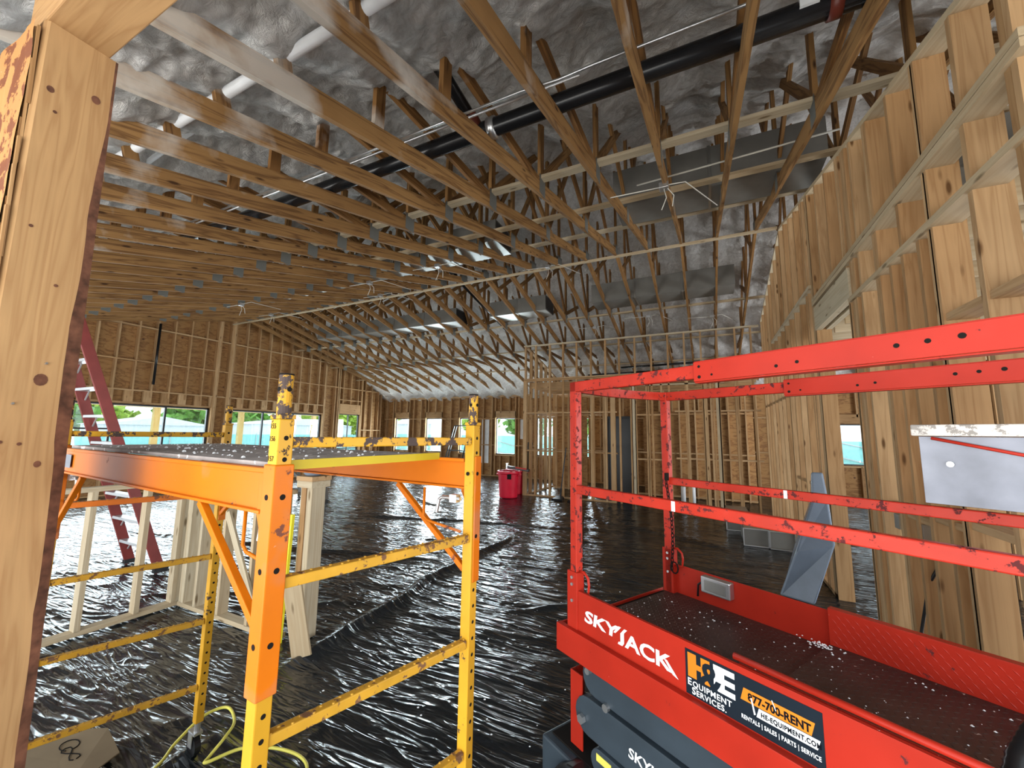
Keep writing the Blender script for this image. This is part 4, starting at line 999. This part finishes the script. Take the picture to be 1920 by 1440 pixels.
    def poly(name, mat, parent, pts, y=-0.0008):
        m = MB(); m.add([(a, y, b) for a, b in pts], [tuple(range(len(pts)))]); return m.build(name, mat, parent)
    poly('maker_lettering', 'white', lf, [(0.262, 0.935), (0.276, 0.935), (0.246, 0.903), (0.236, 0.903)])
    poly('maker_lettering', 'white', lf, [(0.292, 0.935), (0.306, 0.935), (0.290, 0.918), (0.290, 0.880), (0.281, 0.868), (0.258, 0.868), (0.262, 0.877), (0.272, 0.880), (0.272, 0.912)])
    poly('maker_lettering', 'white', lf, [(0.470, 0.905), (0.483, 0.905), (0.527, 0.860), (0.505, 0.866)])
    st = MB(); st.box(0.556, 0.950, -0.0014, -0.0004, 0.836, 0.978); st = st.build('rental_decal', 'stblack', lf)
    def D(mat, pts, y=-0.0020, name='decal_shape'): return poly(name, mat, st, pts, y)
    def Hshape(u, z, w, h, t, mat, slab=0.0):
        D(mat, [(u, z), (u+t, z), (u+t, z+h*0.40), (u+w-t, z+h*0.40), (u+w-t, z), (u+w, z), (u+w, z+h), (u+w-t, z+h), (u+w-t, z+h*0.62), (u+t, z+h*0.62), (u+t, z+h), (u, z+h)])
    Hshape(0.565, 0.893, 0.078, 0.076, 0.031, 'storange')
    D('white', [(0.655, 0.893), (0.722, 0.893), (0.722, 0.909), (0.690, 0.909), (0.690, 0.922), (0.722, 0.922), (0.722, 0.938), (0.690, 0.938), (0.690, 0.952), (0.722, 0.952), (0.722, 0.969), (0.655, 0.969)])
    T('decal_lettering', '&', 0.606, 0.876, 0.122, 'stblack', st, y=-0.0026, bold=0.0028, sx=0.96, depth=0.0002)
    T('decal_lettering', 'E', 0.563, 0.868, 0.030, 'white', st, y=-0.0034, bold=0.0006, depth=0.0002)
    T('decal_lettering', 'QUIPMENT', 0.581, 0.868, 0.0245, 'white', st, y=-0.0034, bold=0.0004, sx=1.0, depth=0.0002, space=1.1)
    T('decal_lettering', 'S', 0.578, 0.844, 0.030, 'white', st, y=-0.0034, bold=0.0006, depth=0.0002)
    T('decal_lettering', 'ERVICES.', 0.593, 0.844, 0.0245, 'white', st, y=-0.0034, bold=0.0004, sx=0.98, depth=0.0002, space=1.1)
    D('storange', [(0.738, 0.908), (0.922, 0.908), (0.932, 0.944), (0.748, 0.944)])
    D('white', [(0.782, 0.880), (0.934, 0.880), (0.942, 0.906), (0.790, 0.906)])
    T('decal_lettering', '877-700-RENT', 0.760, 0.9145, 0.030, 'ltblack', st, y=-0.0026, bold=0.0010, sx=0.88, depth=0.0002)
    T('decal_lettering', 'HE-EQUIPMENT.COM', 0.795, 0.8862, 0.0178, 'ltblack', st, y=-0.0026, bold=0.0007, sx=0.80, depth=0.0002, space=1.12)
    T('decal_lettering', 'RENTALS | SALES | PARTS | SERVICE', 0.738, 0.856, 0.0165, 'white', st, y=-0.0020, bold=0.0003, space=1.08, sx=0.73, depth=0.0002)
    D('white', [(0.768, 0.925), (0.772, 0.925), (0.781, 0.885), (0.776, 0.882)], -0.0032, 'scratch')
    D('white', [(0.826, 0.948), (0.829, 0.948), (0.838, 0.925), (0.836, 0.924)], -0.0032, 'scratch')
    T('maker_lettering', 'SKYJACK', 0.27, 0.452, 0.052, 'white', a2, y=0.0335, bold=0.0012, shear=0.1, sx=1.15, depth=0.0002)
    m = MB(); m.box(0.115, 0.195, 0.0175, 0.0195, 0.350, 0.378); m.build('yellow_label', 'hose', lf)
    return lf
lift()

# ------------------------------------------------------------------ red stepladder
def ladder():
    lx0, lx1 = -6.72, -5.98
    l = empty('stepladder', (-6.3, 2.7, 0), 'tall red fibreglass stepladder with silver steps near the gable windows', 'ladder')
    H = 3.25; y0, yt = 2.70, 1.62
    def pt(s, t): 
        xa = lx0+0.16*t; xb = lx1-0.16*t
        return ((xa if s == 0 else xb), y0+(yt-y0)*t, H*t)
    for s in (0, 1):
        m = MB(); p, q = Vector(pt(s, 0)), Vector(pt(s, 1)); m.bar(p, q, 0.03, 0.10, (0, 1, 0)); rl = m.build('side_rail', 'ladder', l, bevel=0.003)
        m = MB(); p = Vector(pt(s, 0)); m.box(p.x-0.03, p.x+0.03, p.y-0.07, p.y+0.07, 0.0, 0.05); m.build('foot', 'black', rl)
    n = 10
    for k in range(1, n+1):
        t = k/(n+0.6); a = pt(0, t); b = pt(1, t)
        m = MB(); m.box(a[0]+0.015, b[0]-0.015, a[1]-0.05, a[1]+0.05, a[2]-0.02, a[2]+0.012); m.build('step', 'alu', l, bevel=0.003)
        m = MB(); m.bar((a[0]+0.02, a[1]+0.045, a[2]-0.12), (a[0]+0.10, a[1]+0.045, a[2]-0.02), 0.012, 0.012); m.build('step_brace', 'alu', l)
    # rear section
    for s in (0, 1):
        m = MB(); a = pt(s, 1); xx = lx0+0.05 if s == 0 else lx1-0.05
        m.bar((xx, 0.62, 0), (a[0], yt-0.06, H*0.98), 0.025, 0.06, (0, 1, 0)); m.build('rear_rail', 'ladder', l)
    m = MB()
    for k in range(1, 6):
        t = k/6.5; m.box(lx0+0.05+0.13*t, lx1-0.05-0.13*t, 0.62+0.94*t-0.01, 0.62+0.94*t+0.01, H*t-0.02, H*t+0.02)
    m.build('rear_brace', 'alu', l)
    a, b = pt(0, 1), pt(1, 1); m = MB(); m.box(a[0]-0.04, b[0]+0.04, yt-0.14, yt+0.08, H, H+0.05); m.build('top_cap', 'ladder', l)
ladder()

# ------------------------------------------------------------------ low new stud wall with post behind the scaffold
def pony():
    w = empty('low_stud_wall', (-4.75, 2.33, 0), 'low unfinished corner wall of pale new studs on the plastic', 'stud wall')
    hz = 1.16
    def st(x, y, rx=0.09, ry=0.038, z1=hz):
        MB().box(x-rx/2, x+rx/2, y-ry/2, y+ry/2, 0.04, z1).build('stud', 'studpale', w)
    MB().box(-4.80, -4.71, 0.75, 2.38, 0.005, 0.043).build('bottom_plate', 'studpale', w)
    MB().box(-4.70, -3.22, 2.29, 2.38, 0.005, 0.043).build('bottom_plate', 'studpale', w)
    for y in (0.80, 1.20, 1.60, 1.98): st(-4.755, y)
    for y in (2.30, 2.34, 2.26): st(-4.755, y)
    for x in (-4.66, -4.62): st(x, 2.335, 0.038, 0.09)
    for x in (-4.42, -4.05, -3.62, -3.28): st(x, 2.335, 0.038, 0.09)
    MB().box(-4.80, -4.71, 0.75, 2.38, hz, hz+0.038).build('top_plate', 'studpale', w)
    MB().box(-4.80, -3.2, 2.29, 2.38, hz, hz+0.038).build('top_plate', 'studpale', w)
    MB().bar((-3.98, 2.27, 0.95), (-3.52, 2.27, 0.25), 0.02, 0.07, (0, 0, 1)).build('gusset_board', 'studpale', w)
pony()
nw = empty('newel_post', (-3.11, 2.36, 0), 'boxed pale timber newel post with a stepped cap', 'post')
m = MB(); m.box(-3.17, -3.03, 2.385, 2.52, 0.0, 1.22); m.build('post_body', 'studpale', nw, bevel=0.003)
m = MB(); m.box(-3.145, -3.09, 2.375, 2.3845, 0.0, 1.22); m.build('face_board', 'stud', nw)
m = MB(); m.box(-3.195, -3.005, 2.36, 2.545, 1.22, 1.275); m.build('collar', 'studpale', nw, bevel=0.002)
m = MB(); m.box(-3.20, -3.0, 2.355, 2.55, 1.276, 1.315); m.build('cap', 'stud', nw, bevel=0.002)
m = MB(); prof = [(0.0, 0.0), (0.055, 0.0), (0.075, 0.02), (0.07, 0.05), (0.055, 0.075), (0.0, 0.08)]
m.lathe(prof, (-3.10, 2.44, 1.316), 9); o = m.build('plastic_bag', 'wrap', smooth=True); tag(o, 'crumpled clear plastic bag lying on the newel post cap', 'bag')
def leaning(name, p0, p1, w_, t_, mat, lab, cat, upv=(1, 0, 0)):
    m = MB(); m.bar(p0, p1, t_, w_, upv); o = m.build(name, mat); return tag(o, lab, cat)
leaning('leaning_board', (-2.80, 2.22, 0.02), (-3.00, 2.232, 0.56), 0.16, 0.016, 'studpale', 'short flat pale board leaning against the newel post foot', 'board', (0.97, 0.25, 0))
lv = empty('spirit_level', (-3.30, 2.24, 0), 'long yellow spirit level standing behind the near scaffold leg', 'level')
m = MB(); m.bar((-3.19, 2.30, 0.0), (-3.19, 2.33, 1.0), 0.025, 0.055, (1, 0, 0)); m.build('level_body', 'level', lv)
m = MB()
for z in (0.12, 0.5, 0.88): m.box(-3.205, -3.175, 2.283+z*0.03, 2.289+z*0.03, z-0.03, z+0.03)
m.build('vial', 'tent', lv)

# ------------------------------------------------------------------ red bins with cord reel, partition corner clutter
def bin_(x, y, lab):
    b = empty('trash_bin', (x, y, 0), lab, 'trash bin', 'red plastic bins')
    m = MB(); m.lathe([(0, 0.0), (0.235, 0.0), (0.245, 0.03), (0.285, 0.62), (0.31, 0.64), (0.31, 0.70), (0.285, 0.70), (0.27, 0.64), (0.232, 0.05), (0, 0.05)], (x, y, 0), 40)
    m.build('bin_body', 'trash', b, smooth=False, bevel=0.004)
    for s in (-1, 1):
        m = MB(); m.tube([(x+s*0.28, y-0.06, 0.58), (x+s*0.35, y-0.06, 0.60), (x+s*0.35, y+0.06, 0.60), (x+s*0.28, y+0.06, 0.58)], 0.014, 8); m.build('handle', 'trash', b, smooth=True)
    return b
b1 = bin_(-4.93, 9.98, 'red plastic trash bin at the front left of the pair by the partition')
m = MB(); m.box(-4.84, -4.72, 9.705, 9.712, 0.50, 0.64); m.build('worn_label', 'dark', b1)
bin_(-5.03, 10.68, 'red plastic trash bin half hidden behind the partition end post')
cr = empty('saw_tool', (-4.65, 10.02, 0.70), 'black and red power saw lying across the red bins', 'tool')
m = MB(); m.bar((-4.95, 9.98, 0.80), (-4.35, 10.05, 0.73), 0.10, 0.07); m.build('tool_body', 'black', cr, bevel=0.01)
m = MB(); m.tube([(-4.98, 9.98, 0.78), (-4.98, 9.98, 0.90)], 0.035, 10); m.build('tool_head', 'steel', cr)
m = MB(); m.bar((-4.7, 9.92, 0.80), (-4.4, 9.97, 0.77), 0.03, 0.04); m.build('tool_grip', 'red', cr)
o = leaning('leaning_sheet', (-5.15, 11.4, 0.0), (-4.92, 11.45, 1.45), 0.35, 0.02, 'black', 'dark panel leaning just left of the partition end post', 'panel', (0, 1, 0))
for i, (x, y) in enumerate(((-3.55, 10.15), (-3.1, 10.1))):
    m = MB(); m.add([(x-0.16, y-0.2, 0.01), (x+0.16, y-0.2, 0.01), (x+0.13, y+0.1, 0.03), (x-0.13, y+0.1, 0.03), (x-0.13, y-0.15, 0.06), (x+0.13, y-0.15, 0.06), (x+0.08, y+0.1, 0.10), (x-0.08, y+0.1, 0.10)],
                    [(3, 2, 1, 0), (4, 5, 6, 7), (0, 1, 5, 4), (1, 2, 6, 5), (2, 3, 7, 6), (3, 0, 4, 7)])
    sh = empty('shovel', (x, y, 0), ['black shovel standing blade down by the partition, left one', 'black shovel standing blade down by the partition, right one'][i], 'shovel', 'shovels by the partition')
    m.build('blade', 'black', sh)
    MB().tube([(x, y+0.1, 0.08), (x+0.12, y+0.24, 1.35)], 0.014, 8).build('shaft', 'grey_arm', sh, smooth=True)
# leaning window screen frames
for i, (x0, dx, y) in enumerate(((-9.75, 0.0, 13.55), (-9.55, 0.02, 13.42))):
    m = MB(); W_ = 0.85
    for (a, b) in (((x0, y, 0.0), (x0+0.25, y+0.5, 2.0)), ((x0+W_, y, 0.0), (x0+W_+0.15, y+0.5, 2.0)), ((x0+0.25, y+0.5, 2.0), (x0+W_+0.15, y+0.5, 2.0)), ((x0, y, 0.02), (x0+W_, y, 0.02)), ((x0+0.13, y+0.25, 1.0), (x0+W_+0.07, y+0.25, 1.0))):
        m.bar(a, b, 0.04, 0.04, (0, 1, 0.3) if a[2] != b[2] else (0, 0, 1))
    o = m.build('screen_frame', 'frameblk'); tag(o, ['black empty screen frame leaning on the eave wall, rear one', 'black empty screen frame leaning on the eave wall, front one'][i], 'frame', 'leaning screen frames')
# grey sawhorse mid room
sh = empty('sawhorse', (-8.9, 7.0, 0), 'grey metal sawhorse standing in the middle of the floor', 'sawhorse')
m = MB(); m.bar((-8.62, 6.7, 0), (-8.70, 6.85, 0.95), 0.07, 0.04, (1, 0, 0)); m.build('leg', 'grey_wood', sh)
m = MB(); m.bar((-8.70, 7.3, 0), (-8.72, 7.1, 0.95), 0.07, 0.04, (1, 0, 0)); m.build('leg', 'grey_wood', sh)
m = MB(); m.bar((-9.75, 6.7, 0), (-9.65, 6.85, 0.95), 0.07, 0.04, (1, 0, 0)); m.build('leg', 'grey_wood', sh)
m = MB(); m.bar((-9.75, 7.3, 0), (-9.65, 7.1, 0.95), 0.07, 0.04, (1, 0, 0)); m.build('leg', 'grey_wood', sh)
m = MB(); m.bar((-9.9, 6.98, 0.97), (-8.4, 6.98, 0.97), 0.09, 0.09); m.build('top_beam', 'grey_wood', sh)
m = MB(); m.bar((-9.9, 6.72, 0.25), (-8.3, 6.68, 0.30), 0.04, 0.08); m.build('stretcher', 'grey_wood', sh)
m = MB(); m.bar((-9.7, 6.75, 0.85), (-8.65, 6.72, 0.38), 0.03, 0.06); m.build('stretcher', 'grey_wood', sh)
# pvc stubs and white pipes rising in the dark rooms
for i, (x, y) in enumerate(((-0.62, 11.3), (-0.40, 11.6))):
    o = MB().tube([(x, y, 0), (x, y, 0.42)], 0.055, 16).build('pipe_stub', 'tent', smooth=True); tag(o, ['white drain pipe stub behind the partition, left and nearer one', 'white drain pipe stub behind the partition, right and farther one'][i], 'pipe', 'drain stubs')

# ------------------------------------------------------------------ ducts on the floor, film-wrapped duct, hanging cable
for i, (x0, x1, y0, y1, h, lab) in enumerate(((0.45, 0.78, 7.55, 8.3, 0.26, 'square sheet metal duct lying on the plastic, left one of the pair'), (0.80, 1.12, 7.5, 8.3, 0.26, 'square sheet metal duct lying on the plastic, right one of the pair'),
                                               (0.25, 0.62, 8.6, 9.3, 0.34, 'sheet metal duct elbow behind the two floor ducts'))):
    d = empty('floor_duct', ((x0+x1)/2, (y0+y1)/2, 0), lab, 'duct', 'ducts on the floor')
    m = MB(); t = 0.006
    m.box(x0, x1, y0, y1, 0.012, 0.012+t); m.box(x0, x1, y0, y1, h-t, h); m.box(x0, x0+t, y0, y1, 0.012, h); m.box(x1-t, x1, y0, y1, 0.012, h); m.build('duct_shell', 'duct', d)
    m = MB(); m.box(x0+t, x1-t, y0+0.02, y0+0.025, 0.02, h-t); m.build('end_cap', 'ductgrey', d)
    m = MB(); f = 0.012
    m.box(x0-f, x1+f, y0-f, y0, 0.0, 0.012); m.box(x0-f, x1+f, y0-f, y0, h, h+f); m.box(x0-f, x0, y0-f, y0, 0.0, h); m.box(x1, x1+f, y0-f, y0, 0.0, h); m.build('flange', 'steel', d)
m = MB()
vs = [(0.62, 5.35, 0.02), (0.90, 5.20, 0.02), (0.98, 5.55, 0.03), (0.70, 5.65, 0.03), (0.78, 5.28, 0.50), (1.12, 5.25, 0.62), (1.13, 5.55, 0.60), (0.84, 5.62, 0.55), (0.98, 5.42, 1.02), (1.13, 5.42, 1.03), (1.14, 5.60, 1.02), (1.0, 5.62, 1.0), (1.0, 5.46, 1.33), (1.11, 5.46, 1.33), (1.11, 5.56, 1.32), (1.02, 5.56, 1.32)]
fs = [(3, 2, 1, 0)]
for r_ in range(3):
    for k in range(4): a = r_*4+k; b = r_*4+(k+1) % 4; fs.append((a, b, b+4, a+4))
fs.append((12, 13, 14, 15)); m.add(vs, fs); o = m.build('wrapped_duct', 'wrap', bevel=0.02); tag(o, 'blue-grey film-wrapped bundle leaning against the door opening studs', 'bundle')
o = MB().bar((0.95, 5.9, 0.02), (1.15, 6.1, 0.75), 0.02, 0.06, (1, 0, 0)).build('leaning_board', 'stud'); tag(o, 'thin board leaning behind the wrapped bundle', 'board')
m = MB(); m.tube([(XR+0.10, 3.42, 1.05), (XR+0.02, 3.50, 0.8), (XR-0.02, 3.55, 0.5), (XR+0.02, 3.45, 0.36), (XR+0.12, 3.35, 0.42), (XR+0.14, 3.3, 0.9)], 0.009, 8)
o = m.build('hanging_cable', 'black', smooth=True); tag(o, 'looped grey cable hanging in the right wall studs', 'cable')
sb = empty('outlet_box', (XR+0.02, 3.7, 1.1), 'pair of metal outlet boxes on the blocking of the right wall', 'outlet box')
for y in (3.50, 3.86):
    m = MB(); m.box(XR+0.01, XR+0.06, y-0.04, y+0.04, 1.07, 1.17); m.build('box', 'duct', sb)

# ------------------------------------------------------------------ yellow hose and cardboard near the scaffold
def smooth_path(p, n=6):
    out = []
    for i in range(len(p)-1):
        p0 = Vector(p[max(i-1, 0)]); p1 = Vector(p[i]); p2 = Vector(p[i+1]); p3 = Vector(p[min(i+2, len(p)-1)])
        for k in range(n):
            t = k/n; out.append(0.5*((2*p1)+(p2-p0)*t+(2*p0-5*p1+4*p2-p3)*t*t+(3*p1-p0-3*p2+p3)*t**3))
    out.append(Vector(p[-1])); return out
hp = [(-2.50, 1.10), (-2.56, 1.25), (-2.65, 1.36), (-2.70, 1.515), (-2.66, 1.62), (-2.50, 1.571), (-2.42, 1.479), (-2.39, 1.39), (-2.36, 1.36), (-2.30, 1.49), (-2.16, 1.57), (-1.99, 1.60), (-1.87, 1.56), (-1.84, 1.45), (-1.95, 1.35), (-2.1, 1.3)]
m = MB(); m.tube(smooth_path([(x, y, 0.05 if 2 < i < 7 else 0.022) for i, (x, y) in enumerate(hp)]), 0.008, 8)
o = m.build('yellow_hose', 'hose', smooth=True); tag(o, 'thin yellow hose looping over the plastic under the scaffold', 'hose')
m = MB(); m.tube(smooth_path([(-1.9, 1.3, 0.02), (-1.72, 1.45, 0.022), (-1.62, 1.52, 0.022), (-1.50, 1.46, 0.022), (-1.48, 1.3, 0.022), (-1.6, 1.15, 0.022)]), 0.008, 8)
o = m.build('yellow_hose', 'hose', smooth=True); tag(o, 'second loop of yellow hose right of the near scaffold leg', 'hose')
cb = empty('cardboard_sheet', (-3.0, 1.05, 0.02), 'torn flat cardboard piece on the floor at lower left', 'cardboard')
m = MB(); m.add([(-3.35, 0.75, 0.03), (-2.72, 0.95, 0.03), (-2.80, 1.18, 0.035), (-3.05, 1.22, 0.05), (-3.30, 1.10, 0.035), (-3.35, 0.75, 0.036), (-2.72, 0.95, 0.036), (-2.80, 1.18, 0.041), (-3.05, 1.22, 0.056), (-3.30, 1.10, 0.041)],
      [(4, 3, 2, 1, 0), (5, 6, 7, 8, 9), (0, 1, 6, 5), (1, 2, 7, 6), (2, 3, 8, 7), (3, 4, 9, 8), (4, 0, 5, 9)]); m.build('sheet', 'card', cb)
m = MB(); m.tube([(-3.08+0.05*math.cos(t), 1.08+0.035*math.sin(t), 0.047) for t in np.linspace(0, 5.5, 14)], 0.0025, 5); m.tube([(-3.0+0.07*math.cos(t), 1.06+0.02*math.sin(t*2), 0.046) for t in np.linspace(0, 6, 14)], 0.0025, 5); m.build('printed_mark', 'dark', cb)
random.seed(9)
m = MB()
for k in range(160):
    x = random.uniform(-4, 0.4); y = random.uniform(0.9, 5.0); r = random.uniform(0.003, 0.009); m.lathe([(0, 0), (r, r*0.3), (0, r)], (x, y, 0.018), 5)
o = m.build('foam_crumbs', 'tent'); tag(o, 'small pale foam crumbs scattered over the black plastic', 'crumbs', kind='stuff')

# ------------------------------------------------------------------ outside
g = MB(); g.box(-90, XG-0.4, -60, 90, -0.5, -0.3); g.box(XG-0.4, 60, YF+0.3, 90, -0.5, -0.3); g.box(XG-0.4, 60, -60, -0.55, -0.5, -0.15); g.box(XE+0.4, 60, -0.55, YF+0.3, -0.5, -0.3)
tag(g.build('ground', 'concrete'), 'pale bare ground outside the building', 'ground', kind='structure')
# porch posts and beam outside the gable windows
pb = empty('porch_frame', (-17, 7, -0.3), 'yellowish porch beam on posts outside the gable windows', 'porch')
MB().box(-17.1, -16.96, 0.5, 14.0, 2.42, 2.75).build('beam', 'ext', pb)
for y in (2.6, 7.05, 9.85, 13.2): MB().box(-17.1, -16.96, y-0.09, y+0.09, -0.3, 2.42).build('post', 'ext', pb)
def tree(x, y, h, r, mat, lab, grp):
    t = empty('tree', (x, y, -0.3), lab, 'tree', grp)
    MB().tube([(x, y, -0.3), (x, y, h*0.5)], [0.2, 0.1], 8).build('trunk', 'bark', t, smooth=True)
    n = 900; c = RNG.normal(size=(n, 3)); c /= np.linalg.norm(c, axis=1)[:, None]; c *= (0.55+0.45*RNG.rand(n, 1))
    vs = []; fs = []
    lob = RNG.normal(size=(7, 3))*0.22
    for i in range(n):
        L = lob[i % 7]; p = (x+r*(c[i, 0]*0.7+L[0]), y+r*(c[i, 1]*0.7+L[1]), h*0.58+h*0.42*(c[i, 2]*0.8+L[2]*0.6)); s = r*0.16
        a = RNG.normal(size=3); b = RNG.normal(size=3); a *= s/np.linalg.norm(a); b *= s/np.linalg.norm(b); o = len(vs)
        vs += [tuple(np.array(p)-a), tuple(np.array(p)+b), tuple(np.array(p)+a), tuple(np.array(p)-b)]; fs.append((o, o+1, o+2, o+3))
    m = MB(); m.add(vs, fs); m.build('foliage', mat, t)
TL = ['leftmost of the trees seen beyond the long gable window', 'tree beyond the gable windows']
for i, (y, mt, h) in enumerate(((11.5, 'leaf', 5.9), (15.5, 'leaf2', 4.6), (19.5, 'leaf', 5.4), (24.0, 'leaf', 5.2), (29.0, 'leaf2', 4.6), (34.0, 'leaf', 5.0))):
    tree(-52-(i%2)*8, y*1.75-8, h, 4.6, mt, 'leafy tree beyond the gable windows, %s one from the ladder' % ORD[i], 'trees beyond the gable')
for i, (x, mt) in enumerate(((-39, 'leaf2'), (-33, 'leaf'), (-27, 'leaf2'), (-20.5, 'leaf'), (-14, 'leaf'), (-4, 'leaf'))):
    tree(x, 46, 5.4, 2.6, mt, 'leafy tree beyond the eave wall, %s one from the gable corner' % ORD[i], 'trees beyond the eave wall')
fc = empty('fence', (-30, 20, -0.3), 'teal screened chain link fence outside the gable windows', 'fence')
MB().box(-34.02, -34.0, 0, 40, -0.3, 1.35).build('screen', 'teal', fc)
m = MB()
for k in range(14): m.tube([(-33.95, k*3.0, -0.3), (-33.95, k*3.0, 1.45)], 0.03, 6)
m.build('fence_post', 'steel', fc)
fc = empty('fence', (-10, 26, -0.3), 'teal screened fence outside the eave windows', 'fence')
MB().box(-26, 30, 26.0, 26.02, -0.3, 1.55).build('screen', 'teal', fc)
m = MB()
for k in range(20): m.tube([(-25.9+k*3.0, 25.95, -0.3), (-34+k*3.0, 25.95, 1.75)], 0.03, 6)
m.build('fence_post', 'steel', fc)
for i, (x, y, w_, l_, h_) in enumerate(((-42, 17, 4, 7, 2.0), (-42, 30, 5, 12, 2.3), (-28, 36, 6, 4, 2.6))):
    b = empty('white_shed', (x, y, -0.3), ['long white trailer outside, left behind the gable windows', 'long white building outside the second gable window', 'white gabled shed outside the first eave window'][i], 'shed')
    m = MB(); m.box(x-w_/2, x+w_/2, y-l_/2, y+l_/2, -0.3, h_); m.build('wall', 'tent', b)
    m = MB(); m.prism([(y-l_/2-0.2, h_), (y+l_/2+0.2, h_), (y, h_+0.7)], 'x', x-w_/2-0.2, x+w_/2+0.2); m.build('roof', 'tent', b)
for o in bpy.data.objects:
    if '_local' in o: del o['_local']
